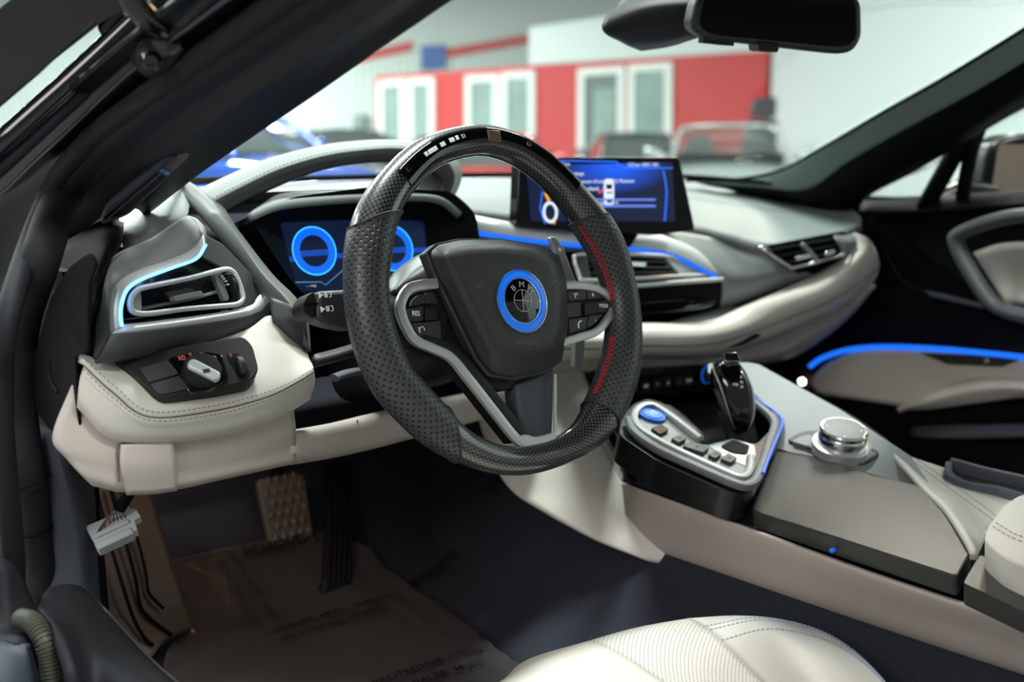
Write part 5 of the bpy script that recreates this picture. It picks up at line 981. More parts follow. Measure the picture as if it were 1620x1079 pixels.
# climate panel below the dash
cp = thing('climate_panel', 'black climate control strip with small white symbols behind the gear lever', 'control panel', [(0.4801,0.19,-0.187)][0])
sheet('face', [[(0.3398,0.2,-0.1524),(0.4763,0.2,-0.1656),(0.6996,0.2,-0.1855)], [(0.32,0.18,-0.1862),(0.4546,0.18,-0.2009),(0.6746,0.18,-0.2214)]], 'gloss', cp, n=3, thick=.02, lin=True)
for k, p in enumerate([(0.4057,0.183,-0.1815),(0.432,0.183,-0.1845),(0.4574,0.183,-0.1854),(0.482,0.183,-0.1871),(0.5086,0.183,-0.1891),(0.5313,0.183,-0.1904)]):
    fr = (tuple(p), (1, 0, 0), (0, .1, 1), (0, -1, .1))
    kb = box('key', fr, -.01, .01, -.008, .008, -.006, .0, 'black', cp, bev=.001)
    text('lettering', ('A/C', 'OFF', '1', '8', '-', 'MAX')[k], fr, 0, 0, .006, 'white', kb, h=.0004)
lathe('volume_knob', [(.013, -.01), (.013, .004), (.011, .006)], (tuple([(0.5706,0.18,-0.1855)][0]), (1, 0, 0), (0, 0, 1), (0, -1, 0)), 'black', cp, n=24)
lathe('knob_ring', [(.0132, .0), (.0145, .0), (.0145, .003), (.0132, .003)], (tuple([(0.5706,0.18,-0.1855)][0]), (1, 0, 0), (0, 0, 1), (0, -1, 0)), 'bluep', cp, n=24)
sheet('storage_floor', [[(0.3408,0.2,-0.2006),(0.7727,0.25,-0.2459)], [(0.2017,0.0,-0.234),(0.5286,0.05,-0.2597)]], 'deep', cp, n=3, thick=.004, lin=True)
# ---------------------------------------------------------------- pillars, windscreen, roof, mirror
rp = thing('windscreen_pillar', 'grey-green inner pillar right of the windscreen', 'pillar', (1.0, .2, .12))
W0 = [(0.86,0.4695,0.1049),(0.92,0.4038,0.1075),(0.955,0.3272,0.1244),(0.93,0.2237,0.1649),(0.9,0.092,0.2223),(0.88,-0.0193,0.2706),(0.86,-0.1426,0.3314),(0.84,-0.2493,0.3872)]
W1 = [(0.9,0.4629,0.0972),(0.95,0.367,0.0934),(0.985,0.2865,0.0897),(0.965,0.1876,0.1429),(0.94,0.0676,0.1983),(0.92,-0.0417,0.2467),(0.9,-0.147,0.2992),(0.88,-0.2622,0.3539)]
W2 = [(0.94,0.4326,0.0874),(0.985,0.3333,0.0697),(1.01,0.2536,0.0551),(1.0,0.1567,0.1088),(0.985,0.0546,0.1575),(0.97,-0.0329,0.2004),(0.95,-0.14,0.2596),(0.93,-0.2578,0.3177)]
W3_ = [(0.98,0.4167,0.0748),(1.02,0.3134,0.0467),(1.05,0.2307,0.0371),(1.06,0.2044,0.0762),(1.045,0.1163,0.1187),(1.03,0.0375,0.1598),(1.01,-0.1005,0.2342),(0.99,-0.2411,0.298)]
sheet('upper_face', [W0, [(V(a) + V(b)) / 2 + V((-.004, 0, .003)) for a, b in zip(W0, W1)], W1], mat('pillar_cloth', S(122, 136, 132), .7, bump=(1500, .3, .0004)), rp, n=5, thick=.01)
sheet('lower_face', [W1, [(V(a) + V(b)) / 2 + V((-.006, -.004, 0)) for a, b in zip(W1, W2)], W2, W3_], 'doorblack', rp, n=5, thick=.01)
tube('seal', W0, .003, 'deep', rp, smooth=5, n=6)
ws = thing('windscreen', 'wide sloping windscreen glass above the dashboard', 'windscreen', (.35, .4, .2))
g0 = [(-.27, .20, .12), (-.1, .46, .118), (.15, .585, .117), (.4, .62, .118), (.65, .585, .117), (.85, .47, .113), (.965, .34, .10)]
g1 = [(-.24, .03, .20), (-.08, .26, .235), (.15, .36, .245), (.4, .39, .25), (.65, .36, .245), (.82, .26, .225), (.915, .12, .205)]
g2 = [(-.205, -.16, .275), (-.05, .03, .37), (.15, .10, .38), (.4, .13, .385), (.6, .10, .38), (.78, .03, .39), (.85, -.16, .375)]
sheet('pane', [g0, g1, g2], 'windscreen', ws, n=5, thick=.0005)
tube('lower_seal', g0, .005, 'deep', ws, smooth=5, n=6)
rf = thing('car_roof', 'black roof lining above the cabin, behind the top of the windscreen', 'roof', (.35, -.6, .42))  # out of view; added for the shade it casts in the cabin
sheet('roof_lining', [[(-.2, -.24, .345), (.1, .03, .43), (.35, .05, .44), (.6, .03, .435), (.84, -.22, .415)], [(-.17, -.6, .40), (.1, -.5, .45), (.35, -.5, .455), (.6, -.5, .46), (.84, -.6, .44)], [(-.15, -1.1, .40), (.1, -1.1, .44), (.35, -1.1, .445), (.6, -1.1, .44), (.87, -1.1, .40)]], 'doorblack', rf, n=4, thick=.03)
# interior mirror
MR = ((0.37,-0.0594,0.2981),(0.886,-0.4636,0.0),(-0.0569,-0.1087,0.9924),(-0.4601,-0.8793,-0.1227))
im = thing('rear_view_mirror', 'black rear-view mirror hanging from the top of the windscreen', 'mirror', tuple(MR[0]))
mo = fil([(-0.1086,-0.0067),(-0.1026,0.0298),(0.0845,0.0421),(0.1069,0.0317),(0.114,-0.0111),(0.1045,-0.0273),(0.0864,-0.0306),(-0.0858,-0.0178)], .012, 5)
plate('housing', mo, MR, -.03, 0, 'soft', im, bev=.007, seg=4)
plate('glass', fil([(-0.0984,-0.0043),(-0.0951,0.0273),(0.081,0.0392),(0.0981,0.0299),(0.1048,-0.0098),(0.0962,-0.0202),(0.078,-0.0221),(-0.082,-0.0128)], .010, 5), MR, -.004, .0008, 'mirror', im, bev=.0006)
plate('sensor_pod', fil([(-0.0237,-0.019),(0.004,-0.0204),(0.0036,-0.0304),(-0.0209,-0.0296)], .003, 3), MR, -.025, .002, 'black', im, bev=.002)
for q in ([(-0.0894,-0.0123),(-0.0768,-0.0134),(-0.0774,-0.0232),(-0.0893,-0.0221)], [(-0.0743,-0.014),(-0.0624,-0.0144),(-0.0631,-0.0242),(-0.0742,-0.0231)], [(-0.0608,-0.0151),(-0.0496,-0.0155),(-0.0495,-0.0246),(-0.0607,-0.0242)]):
    plate('button', q, MR, -.02, -.006, 'black', im, bev=.0008)
sheet('mount_cover', [[(0.3258,0.13,0.3667),(0.3871,0.12,0.38),(0.3767,0.06,0.3709)], [(0.2616,0.12,0.3064),(0.2835,0.07,0.3253),(0.3182,0.01,0.3291)], [(0.2997,0.12,0.2882),(0.3194,0.08,0.2908),(0.3276,0.02,0.2993)], [(0.3454,0.13,0.2822),(0.3674,0.1,0.2868),(0.3484,0.04,0.291)]], 'black', im, n=6, thick=.008)

# left windscreen pillar with the door opening
lp_ = thing('windscreen_pillar', 'dark inner pillar left of the windscreen with slotted grille at its foot', 'pillar', (-.3, 0, .15))
L0 = [(-0.285,0.2287,0.0958),(-0.262,0.1477,0.138),(-0.248,0.0433,0.1771),(-0.237,-0.047,0.2092),(-0.224,-0.1192,0.2385),(-0.215,-0.1619,0.2562),(-0.195,-0.2307,0.2878)]
LA = [(-0.31,0.2564,0.0862),(-0.3,0.1431,0.1365),(-0.29,0.0398,0.1733),(-0.28,-0.0544,0.2027),(-0.268,-0.1371,0.2294),(-0.258,-0.2012,0.2514),(-0.24,-0.2587,0.2767)]
LB = [(-0.348,0.3207,0.0493),(-0.337,0.2217,0.1215),(-0.327,0.1195,0.1639),(-0.317,0.0207,0.1959),(-0.306,-0.0561,0.2187),(-0.295,-0.1207,0.239),(-0.285,-0.2124,0.2634)]
LC_ = [(-0.382,0.3087,0.0268),(-0.37,0.2195,0.1075),(-0.358,0.1323,0.1583),(-0.346,0.053,0.1863),(-0.334,-0.049,0.2161),(-0.322,-0.141,0.2439),(-0.31,-0.2226,0.2674)]
sheet('flange', [shift(L0, (.02, .03, -.01)), L0, [(V(a) + V(b)) / 2 for a, b in zip(L0, LA)], LA], 'black', lp_, n=5, thick=.006)
sheet('trim', [shift(LA, (.004, .004, 0)), LA, [(V(a) * .7 + V(b) * .3) + V((0, -.008, .0)) for a, b in zip(LA, LB)], [(V(a) * .3 + V(b) * .7) + V((0, -.008, 0)) for a, b in zip(LA, LB)], LB, shift(LB, (.006, .006, 0))], mat('pillar_cloth_dark', S(48, 46, 48), .7, spec=.3, bump=(1500, .3, .0004)), lp_, n=5, thick=.006)
PVS = ((-0.275,0.1162,0.1478),(-0.0911,0.6945,-0.7137),(0.992,0.0,-0.1266),(-0.0879,-0.7195,-0.6889))
gr = plate('window_grille', fil([(-0.0149,-0.0109),(-0.0092,-0.0007),(0.0014,0.0018),(0.0826,-0.0305),(0.0998,-0.0516),(0.0771,-0.0523)], .006, 3), PVS, -.006, 0, 'kick', lp_, bev=.002)
plate('grille_slot', fil([(-0.0055,-0.0077),(0.0001,0.0002),(0.0815,-0.0349),(0.0915,-0.0528),(0.009,-0.0145)], .005, 3), PVS, -.002, .001, 'gloss', gr)
tube('slot_line', [(-0.333,0.172,0.0895),(-0.2965,0.1262,0.1326),(-0.2893,0.1167,0.1416),(-0.2882,0.1134,0.1449),(-0.2907,0.1126,0.146),(-0.2982,0.121,0.1383)], .0006, 'kick', gr, n=5)
ds = thing('door_seal', 'thick black rubber seal running around the open door frame', 'seal', (-.42, 0, .05))
tube('seal', [(V(a) + V(b)) / 2 for a, b in zip(LC_[::-1], LB[::-1])][:-1] + [(-0.4,0.1542,0.0556),(-0.405,0.2027,0.0031),(-0.41,0.2171,-0.0456),(-0.41,0.2242,-0.0954),(-0.41,0.2138,-0.1425),(-0.405,0.2235,-0.1838),(-0.4,0.2353,-0.2206),(-0.395,0.2513,-0.26),(-0.395,0.2929,-0.3014)], .017, 'rubber', ds, smooth=6, n=14)
tube('outer_lip', shift(LC_[::-1], (0, 0, 0))[:-1] + [(-0.44,0.1101,0.0175),(-0.445,0.1275,-0.0376),(-0.445,0.1429,-0.0958),(-0.44,0.1631,-0.1593),(-0.435,0.1879,-0.2283),(-0.43,0.2278,-0.2814)], .010, 'rubber', ds, smooth=6, n=10)
for p in [(-0.402,0.2291,-0.2092),(-0.409,0.2086,-0.1539)]:
    tube('joint', [V(p) + V((.0172 * math.cos(a), .0172 * math.sin(a), .004 * math.cos(a))) for a in [k * math.pi / 10 for k in range(20)]], .0008, 'deep', ds, closed=True, n=5)
sheet('foot_cover', [[(-0.352,0.3066,0.0505),(-0.335,0.2582,0.0703),(-0.312,0.2399,0.0863),(-0.3,0.2225,0.0829)], [(-0.37,0.251,0.0125),(-0.355,0.2077,0.0336),(-0.345,0.1597,0.0602),(-0.326,0.1634,0.0681)], [(-0.384,0.2058,-0.0263),(-0.378,0.1549,-0.0055),(-0.37,0.1289,0.025),(-0.352,0.1385,0.0485)], [(-0.4,0.1887,-0.0543),(-0.392,0.138,-0.0357),(-0.385,0.1071,-0.0097),(-0.37,0.1104,0.0214)]], 'doorblack', lp_, n=4, thick=.004)
# painted body frame between the seal and the open door
bf = thing('door_aperture', 'glossy black painted body frame between door seal and raised door', 'body panel', (-.45, -.2, .2))
LD = [(-0.408,0.4222,-0.0223),(-0.396,0.3561,0.0819),(-0.385,0.272,0.1213),(-0.373,0.15,0.1637),(-0.361,0.0192,0.209),(-0.35,-0.1016,0.2414),(-0.338,-0.179,0.2646)]
LE = [(-0.428,0.481,0.0291),(-0.416,0.3897,0.1006),(-0.405,0.2482,0.1507),(-0.393,0.1291,0.1836),(-0.381,0.022,0.215),(-0.37,-0.0643,0.2414),(-0.358,-0.1318,0.2649)]
sheet('painted_frame', [shift(LC_, (.008, .005, -.004)), [(V(a) + V(b)) / 2 + V((.006, .012, .0)) for a, b in zip(LC_, LD)], LD], 'paint', bf, n=5, thick=.004)
sheet('outer_frame', [shift(LD, (.001, .004, 0)), [(V(a) + V(b)) / 2 + V((.004, .01, 0)) for a, b in zip(LD, LE)], LE], 'paint', bf, n=5, thick=.004)
tube('panel_joint', LD, .0011, 'kick', bf, smooth=5, n=5)
# raised door, top left
DD = ((-0.4058,0.0865,0.2372),(0.9269,-0.37,-0.0626),(0.0,-0.1669,0.986),(-0.3752,-0.9139,-0.1547))
dd = thing('raised_door', 'raised driver door, dark inner side at the upper left', 'door', tuple(DD[0]))
plate('inner_panel', fil([(-0.0566,-0.0776),(-0.053,-0.0054),(-0.0077,0.0367),(0.0285,0.0595),(0.1268,0.0716),(0.046,0.0162)], .004, 3), DD, -.02, 0, mat('carbon_door', S(22, 20, 17), .35, coat=.3, bump=(300, .2, .0005)), dd, bev=.003)
tube('panel_edge', [(-0.4586,0.12,0.1608),(-0.4068,0.0903,0.211),(-0.3851,0.0774,0.2342),(-0.3677,0.0674,0.2515)], .0014, 'rubber', dd, n=8)
tube('lower_edge', [(-0.459,0.1309,0.1297),(-0.4239,0.1107,0.1637),(-0.3886,0.0902,0.1997),(-0.3599,0.0733,0.2298),(-0.3311,0.0562,0.2609),(-0.2956,0.035,0.3)], .0100, 'gloss', dd, n=12)
tube('lower_edge_seal', [(-0.459,0.1385,0.1104),(-0.4234,0.1178,0.1467),(-0.3878,0.0968,0.1841),(-0.352,0.076,0.2206),(-0.3162,0.0548,0.2587),(-0.2849,0.036,0.2941)], .007, 'rubber', dd, n=12)
sheet('edge_web', [[(-0.4583,0.1318,0.1357),(-0.4232,0.1116,0.1697),(-0.3879,0.0912,0.2047),(-0.3623,0.0763,0.2308),(-0.3525,0.0706,0.2409)], [(-0.4589,0.138,0.1135),(-0.4233,0.1172,0.1498),(-0.3877,0.0963,0.1871),(-0.3565,0.078,0.2195),(-0.3207,0.0571,0.256)]], 'paint', dd, n=3, thick=.003, lin=True)
plate('tail_block', [(0.0421,0.0128),(0.0672,0.0454),(0.1318,0.0723),(0.0886,0.0236),(0.0526,-0.0071)], DD, -.014, -.004, 'gloss', dd, bev=.003)
# hinge
HG = ((-0.3551,-0.0354,0.2215),(0.9285,-0.3607,-0.0881),(0.0,-0.2372,0.9714),(-0.3713,-0.902,-0.2203))
hg = plate('hinge', fil([(-0.0234,-0.0118),(-0.0153,0.007),(0.0034,0.027),(0.0157,0.0462),(0.0354,0.0446),(0.0343,0.0223),(0.0215,0.0117),(0.0048,-0.013),(-0.0102,-0.0229)], .004, 3), HG, -.012, -.004, 'paint', dd, bev=.002)
for p in [(-0.0089,-0.0087),(0.0191,0.0256)]:
    b = lathe('bolt', [(.0075, -.004), (.0075, -.001), (.006, 0), (.0056, .006), (.005, .0068), (.0028, .0068), (.0022, .003)], HG, 'gloss', hg, c=p, n=24)
    lathe('washer', [(.0105, -.005), (.0105, -.003), (.0088, -.002)], HG, 'black', hg, c=p, n=24)
tube('gas_strut', [(-0.3883,-0.0542,0.2637),(-0.3812,-0.0533,0.2479),(-0.3708,-0.0501,0.2399),(-0.3594,-0.0459,0.2352)], .0095, 'gloss', hg, n=14)
plate('link', fil([(-0.0096,0.0046),(0.0003,0.0165),(0.0168,0.0151),(0.0078,-0.0003),(-0.0007,-0.005)], .003, 3), HG, -.002, .004, 'soft', hg, bev=.0015)
plate('tab', fil([(-0.0058,0.006),(0.0006,0.0086),(0.0012,0.0015),(-0.0044,0.0026)], .001, 2), HG, .003, .006, 'kick', hg)
plate('tab', fil([(0.0035,-0.0009),(0.0093,0.0061),(0.012,0.0038),(0.0053,-0.0024)], .001, 2), HG, .003, .006, 'kick', hg)
plate('stop_pad', [(0.023,-0.0026),(0.034,0.0106),(0.0385,0.0084),(0.0258,-0.0059)], HG, -.006, .002, 'foot', hg, bev=.001)
for a in ([(-0.3724,-0.0212,0.1924),(-0.3585,-0.0288,0.2003),(-0.3447,-0.0377,0.2131),(-0.3311,-0.0477,0.2311),(-0.3253,-0.0522,0.2401)], [(-0.3782,-0.0155,0.1788),(-0.3622,-0.0243,0.1881),(-0.3538,-0.0317,0.2039)]):
    tube('cable', a, .0011, 'rubber', hg, smooth=4, n=5)

# ---------------------------------------------------------------- passenger door
DR = ((1.08,0.0,0.0),(0.0,-1.0,0.0),(0.0599,0.0,0.9982),(-0.9982,0.0,0.0599))
pd_ = thing('passenger_door', 'black passenger door lining with beige armrest and grey pull handle', 'door', (1.08, .1, -.2))
plate('lining', [(-.75, -.5), (.62, -.5), (.62, .078), (-.75, .078)], DR, -.05, -.006, 'doorblack', pd_)
sheet('upper_roll', [[(1.05,0.2311,0.0429),(1.05,0.1023,0.0537),(1.05,-0.0187,0.0656),(1.05,-0.1369,0.0796)], [(1.07,0.2312,0.0635),(1.07,0.0906,0.0724),(1.07,-0.0086,0.0806),(1.07,-0.1283,0.0919)], [(1.1,0.2426,0.0718),(1.1,0.1063,0.0813),(1.1,0.0053,0.0882),(1.1,-0.1164,0.1002)]], 'doorblack', pd_, n=4, thick=.006)
arm = plate('armrest', fil([(-0.2898,-0.2813),(-0.2637,-0.2483),(-0.2105,-0.2146),(-0.1379,-0.1983),(-0.0209,-0.1873),(0.1836,-0.1803),(0.1908,-0.2427),(0.1132,-0.2443),(0.0529,-0.2617),(-0.0438,-0.2931),(-0.1001,-0.3013),(-0.2744,-0.3088)], .02, 4), DR, -.01, .03, 'beige', pd_, bev=.012, seg=4)
sheet('armrest_roll', [[(1.045,0.1115,-0.3045),(1.04,0.0611,-0.2673),(1.035,-0.0071,-0.2331),(1.035,-0.0702,-0.217),(1.035,-0.1691,-0.2089)], [(1.03,0.1011,-0.3036),(1.022,0.0396,-0.2767),(1.018,-0.027,-0.246),(1.018,-0.0888,-0.2286),(1.018,-0.1767,-0.2216)], [(1.045,0.099,-0.3081),(1.04,0.0415,-0.2939),(1.036,-0.0525,-0.2631),(1.036,-0.1131,-0.2443),(1.036,-0.1718,-0.242)]], 'beige', pd_, n=5, thick=.008)
tube('light_line', crv([(1.0387,0.2919,-0.2547),(1.0399,0.2674,-0.2348),(1.0411,0.222,-0.2134),(1.0419,0.175,-0.2007),(1.0425,0.116,-0.1912),(1.043,0.0231,-0.1827),(1.0433,-0.1043,-0.1772),(1.0434,-0.1819,-0.1759)], 5), .0048, 'blue', pd_, n=8)
sp = plate('switch_plate', fil([(-0.07,-0.1966),(0.0129,-0.1879),(0.0987,-0.1838),(0.0738,-0.1994),(-0.018,-0.2092)], .004, 3), DR, .022, .034, 'soft', pd_, bev=.001)
lathe('lock_button', [(.004, .033), (.004, .036), (.002, .0365)], DR, 'satin', sp, c=[(0.0482,-0.1934)][0], n=14)
tube('pull_handle', crv([(1.02,-0.1868,0.0559),(1.02,-0.1219,0.0581),(1.015,-0.0757,0.0534),(1.01,-0.0284,0.0381),(1.01,0.006,0.0196),(1.008,0.006,0.0048),(1.01,-0.013,-0.03),(1.015,-0.0417,-0.0724),(1.02,-0.0663,-0.0957),(1.02,-0.1123,-0.1051),(1.03,-0.1986,-0.106)], 5), .012, 'strutgrey', pd_, n=14, ry=.02, normal=V((-1, 0, 0)))
sheet('handle_inset', [[(1.06,0.0006,-0.0128),(1.06,-0.0507,0.0066),(1.06,-0.1394,0.0121)], [(1.075,-0.0232,-0.0554),(1.075,-0.07,-0.0513),(1.075,-0.1391,-0.0452)], [(1.06,-0.0591,-0.0917),(1.06,-0.09,-0.0927),(1.06,-0.1493,-0.0945)]], 'beige', pd_, n=4, thick=.004)
tube('panel_line', [(1.07,0.1751,-0.0078),(1.065,0.1484,-0.0464),(1.06,0.1192,-0.076),(1.055,0.0801,-0.0879),(1.05,0.0112,-0.0939),(1.05,-0.0435,-0.1033)], .0025, 'rubber', pd_, smooth=5, n=6)
sheet('lower_ledge', [[(1.05,0.0779,-0.0827),(1.045,0.0317,-0.0867),(1.04,-0.0368,-0.0966)], [(1.035,0.0606,-0.0887),(1.03,0.0128,-0.0944),(1.03,-0.0373,-0.0999)]], 'kick', pd_, n=4, thick=.004)
sheet('pocket_lip', [[(1.05,0.0848,-0.3371),(1.04,0.0111,-0.3156),(1.03,-0.177,-0.2735)], [(1.04,0.0786,-0.3507),(1.03,0.0045,-0.3377),(1.02,-0.1824,-0.2916)]], 'kick', pd_, n=4, thick=.008)
tube('window_post', [(1.07,0.0989,0.0587),(1.06,0.0661,0.1148),(1.05,0.0366,0.1662),(1.04,0.0192,0.1941)], .016, 'deep', pd_, n=12)
tube('window_post', [(1.08,0.0378,0.0606),(1.07,0.0287,0.1151),(1.06,0.0189,0.1577),(1.04,-0.0016,0.1987)], .012, 'deep', pd_, n=12)
sheet('quarter_window', [[(1.085,0.2262,0.0727),(1.085,0.1582,0.0746),(1.085,0.0845,0.0766)], [(1.065,0.127,0.1229),(1.06,0.0904,0.1342),(1.05,0.045,0.1621)]], 'sideglass', pd_, n=3, thick=.003, lin=True)
sheet('side_window', [[(1.09,0.0438,0.0776),(1.09,-0.0418,0.0821),(1.09,-0.1952,0.0931)], [(1.04,-0.0111,0.2087),(1.03,-0.0916,0.2451),(1.0,-0.2371,0.3078)]], 'sideglass', pd_, n=3, thick=.003, lin=True)
lathe('courtesy_lamp', [(.007, -.004), (.007, .0), (.004, .003), (0, .0035)], (tuple([(1.0505,0.316,-0.291)][0]), (0, 1, 0), (0, 0, 1), (-1, 0, 0)), glow('courtesy_glow', (1, .95, .85, 1), 6), pd_, n=16)
# outside mirror seen through the side window
om = thing('outside_mirror', 'dark outside mirror seen through the passenger window', 'mirror', [(1.25,0.0289,0.1247)][0])
fr_ = (tuple([(1.25,0.0291,0.127)][0]), (.80, -.6, 0), (0, 0, 1), (-.6, -.80, 0))
plate('housing', fil([(-.055, -.06, 0), (.16, -.06, 0), (.16, .06, 0), (0, .066, 0), (-.045, .045, 0)], .02, 4), fr_, -.08, 0, 'paint', om, bev=.012, seg=3)
plate('glass', fil([(-.036, -.047, 0), (.14, -.047, 0), (.14, .045, 0), (-.03, .045, 0)], .014, 4), fr_, -.004, .002, mat('outer_mirror_glass', S(190, 165, 150), .12, .9), om)  # pinkish tint puts the reflected cabin into the glass colour
tube('arm', [(1.13,0.1085,0.0703),(1.18,0.087,0.0904),(1.24,0.0554,0.0841)], .02, 'paint', om, n=10)

# ---------------------------------------------------------------- footwell
cp_ = thing('carpet', 'dark blue-grey carpet of the footwell rising to the console', 'carpet', (0, 0, -.45))
sheet('floor_carpet', [[(x, y, z) for x, z in ((-.36, -.445), (-.2, -.45), (0, -.45), (.1, -.445), (.17, -.425), (.22, -.37), (.262, -.315))] for y in (-.75, -.5, -.2, .1, .33)], 'carpet', cp_, n=4, thick=.01)
sheet('toe_board', [[(x, y + .0 * x, z) for x in (-.4, -.2, 0, .15, .26, .30)] for y, z in ((.32, -.452), (.42, -.385), (.52, -.30), (.62, -.215), (.70, -.10), (.72, .06))], 'carpet', cp_, n=4, thick=.01)
sheet('tunnel_side', [[(.17, y, -.43), (.225, y, -.36), (.262, y, -.315), (.272, y, -.25), (.28, y, -.205)] for y in (.26, .34, .5, .7)], 'carpet', cp_, n=3, thick=.006)
plate('firewall', [(-.42, .73), (1.2, .73), (1.2, .76), (-.42, .76)], WORLDF, -.6, .09, 'deep', cp_)
plate('passenger_floor', [(.3, -.9), (1.12, -.9), (1.12, .74), (.3, .74)], WORLDF, -.5, -.46, 'deep', cp_)
# clear protective film with print
MF, TB = ((0.0,0.0,-0.44),(1.0,0.0,0.0),(0.0,1.0,0.0),(0.0,0.0,1.0)), ((0.0,0.33,-0.44),(1.0,0.0,0.0),(0.0,0.788,0.6157),(0.0,-0.6157,0.788))
fm = thing('protective_film', 'crumpled clear protective film with black print lying on the carpet', 'floor cover', (-.1, .3, -.44))
random.seed(3)
def wr(p, k=.003): return V(p) + V((random.uniform(-k, k), random.uniform(-k, k), random.uniform(0, k * 1.6)))
frows = [[(-0.2108,0.4225,-0.3602),(-0.1822,0.4215,-0.3609),(-0.1398,0.4206,-0.3616),(-0.0873,0.4183,-0.366),(-0.0237,0.4131,-0.37),(0.0236,0.4087,-0.3734)],
         [(-0.2112,0.3985,-0.3801),(-0.1621,0.3934,-0.3841),(-0.11,0.393,-0.3857),(-0.0576,0.3878,-0.3897),(0.0059,0.3803,-0.3956),(0.0628,0.3731,-0.4012)],
         [(-0.2107,0.3749,-0.3973),(-0.1594,0.3648,-0.4052),(-0.1019,0.3582,-0.4116),(-0.0418,0.3502,-0.4179),(0.0238,0.3453,-0.4217),(0.0728,0.3411,-0.425)],
         [(-0.2081,0.3498,-0.4182),(-0.1563,0.3379,-0.4262),(-0.0994,0.3307,-0.4331),(-0.0389,0.3075,-0.435),(0.0323,0.2964,-0.435),(0.0819,0.2933,-0.435)],
         [(-0.2413,0.3291,-0.432),(-0.1794,0.2907,-0.434),(-0.1149,0.2693,-0.435),(-0.0473,0.2327,-0.435),(0.0263,0.2147,-0.435),(0.0796,0.2046,-0.435)],
         [(-0.2847,0.2592,-0.435),(-0.2104,0.2103,-0.434),(-0.1345,0.1746,-0.435),(-0.0621,0.1406,-0.435),(0.0226,0.1177,-0.435),(0.0609,0.1165,-0.435)],
         [(-0.3318,0.1409,-0.435),(-0.2417,0.0895,-0.434),(-0.1609,0.0518,-0.435),(-0.0873,0.0196,-0.435),(0.0016,0.0104,-0.435),(0.0506,0.0232,-0.435)]]
frows = [[wr(p) for p in r] for r in frows]
fs_ = sheet('film', frows, 'film', fm, n=8, thick=0)
ul = None
for v in fs_.data.vertices:
    v.co.z += .0016 * math.sin(v.co.x * 190 + 3 * math.sin(v.co.y * 60)) * math.sin(v.co.y * 150) + .001 * math.sin(v.co.x * 420 + v.co.y * 300)
tube('crumpled_edge', [wr(p, .0015) for p in resamp([(-0.1192,0.4118,-0.3609),(-0.1766,0.4147,-0.3586),(-0.2113,0.4149,-0.3585),(-0.2123,0.3984,-0.3713),(-0.2137,0.3741,-0.3878),(-0.2128,0.352,-0.405),(-0.2034,0.3336,-0.4219)], 60, False)], .0012, 'film', fm, n=5)
def prt(s, a, b, size, fr, h=.015, dv=0):
    d = V((b[0] - a[0], b[1] - a[1])); rot = math.atan2(d.y, d.x)
    o = text('lettering', s, fr, a[0] - d.normalized().y * dv, a[1] + d.normalized().x * dv, size * 1.06, 'print', fm, h=h, rot=rot, align='LEFT', bold=.02 * size)
    return o
a, b = [(-0.1292,0.284),(0.0307,0.2756)]; L_ = math.hypot(b[0] - a[0], b[1] - a[1]); prt('DEALER  MUST  REMOVE', a, b, L_ / 11, MF)
a, b = [(-0.1352,0.2567),(0.0172,0.2497)]; prt('PROTECTIVE  COVER', a, b, L_ / 11, MF)
a, b = [(-0.1254,0.1109),(-0.1077,-0.025)]; prt('DEALER  MUST  REMOVE', a, b, math.hypot(b[0] - a[0], b[1] - a[1]) / 12, TB)
a, b = [(-0.1433,0.1034),(-0.133,-0.0113)]; prt('PROTECTIVE  COVER', a, b, math.hypot(b[0] - a[0], b[1] - a[1]) / 10, TB)
a, b = [(-0.1075,0.0976),(0.0266,0.0861)]; L_ = math.hypot(b[0] - a[0], b[1] - a[1]); prt('PROTECTIVE  COVER', a, b, L_ / 9, MF)
a, b = [(-0.085,0.0692),(0.0318,0.0574)]; prt('DEALER  MUST', a, b, L_ / 9, MF)
a, b = [(-0.1103,0.1001),(0.0169,0.0949)]; prt('REMOVE  COVER', a, b, .022, TB)
# foot rest
fr_ = thing('foot_rest', 'brown-lit dark foot rest pad with three grooves left of the pedals', 'foot rest', [(-0.2601,0.38,-0.3234)][0])
fL, fM, fR = [(-0.2939,0.4,-0.231),(-0.3045,0.36,-0.2898),(-0.3094,0.335,-0.3568),(-0.2834,0.3,-0.3953),(-0.258,0.2793,-0.43)], [(-0.2588,0.41,-0.2444),(-0.2588,0.37,-0.3047),(-0.2504,0.345,-0.3746),(-0.2396,0.32,-0.4049),(-0.2243,0.3143,-0.432)], [(-0.225,0.42,-0.256),(-0.2172,0.385,-0.312),(-0.2129,0.36,-0.3707),(-0.2029,0.34,-0.4203),(-0.198,0.3346,-0.434)]
fL = [(-0.2862,0.42,-0.2173),(-0.3013,0.37,-0.2936),(-0.308,0.335,-0.3572),(-0.2957,0.315,-0.3846),(-0.2782,0.29,-0.4117)]; fM = [(-0.2519,0.43,-0.2268),(-0.253,0.38,-0.3077),(-0.2512,0.345,-0.3743),(-0.2457,0.335,-0.3925),(-0.2469,0.315,-0.4046)]; fR = [(-0.2192,0.44,-0.2359),(-0.2156,0.39,-0.3188),(-0.2117,0.355,-0.3817),(-0.2071,0.35,-0.402),(-0.2095,0.335,-0.4138)]
sheet('pad', [list(q) for q in zip(fL, fM, fR)], 'foot', fr_, n=6, thick=.02)
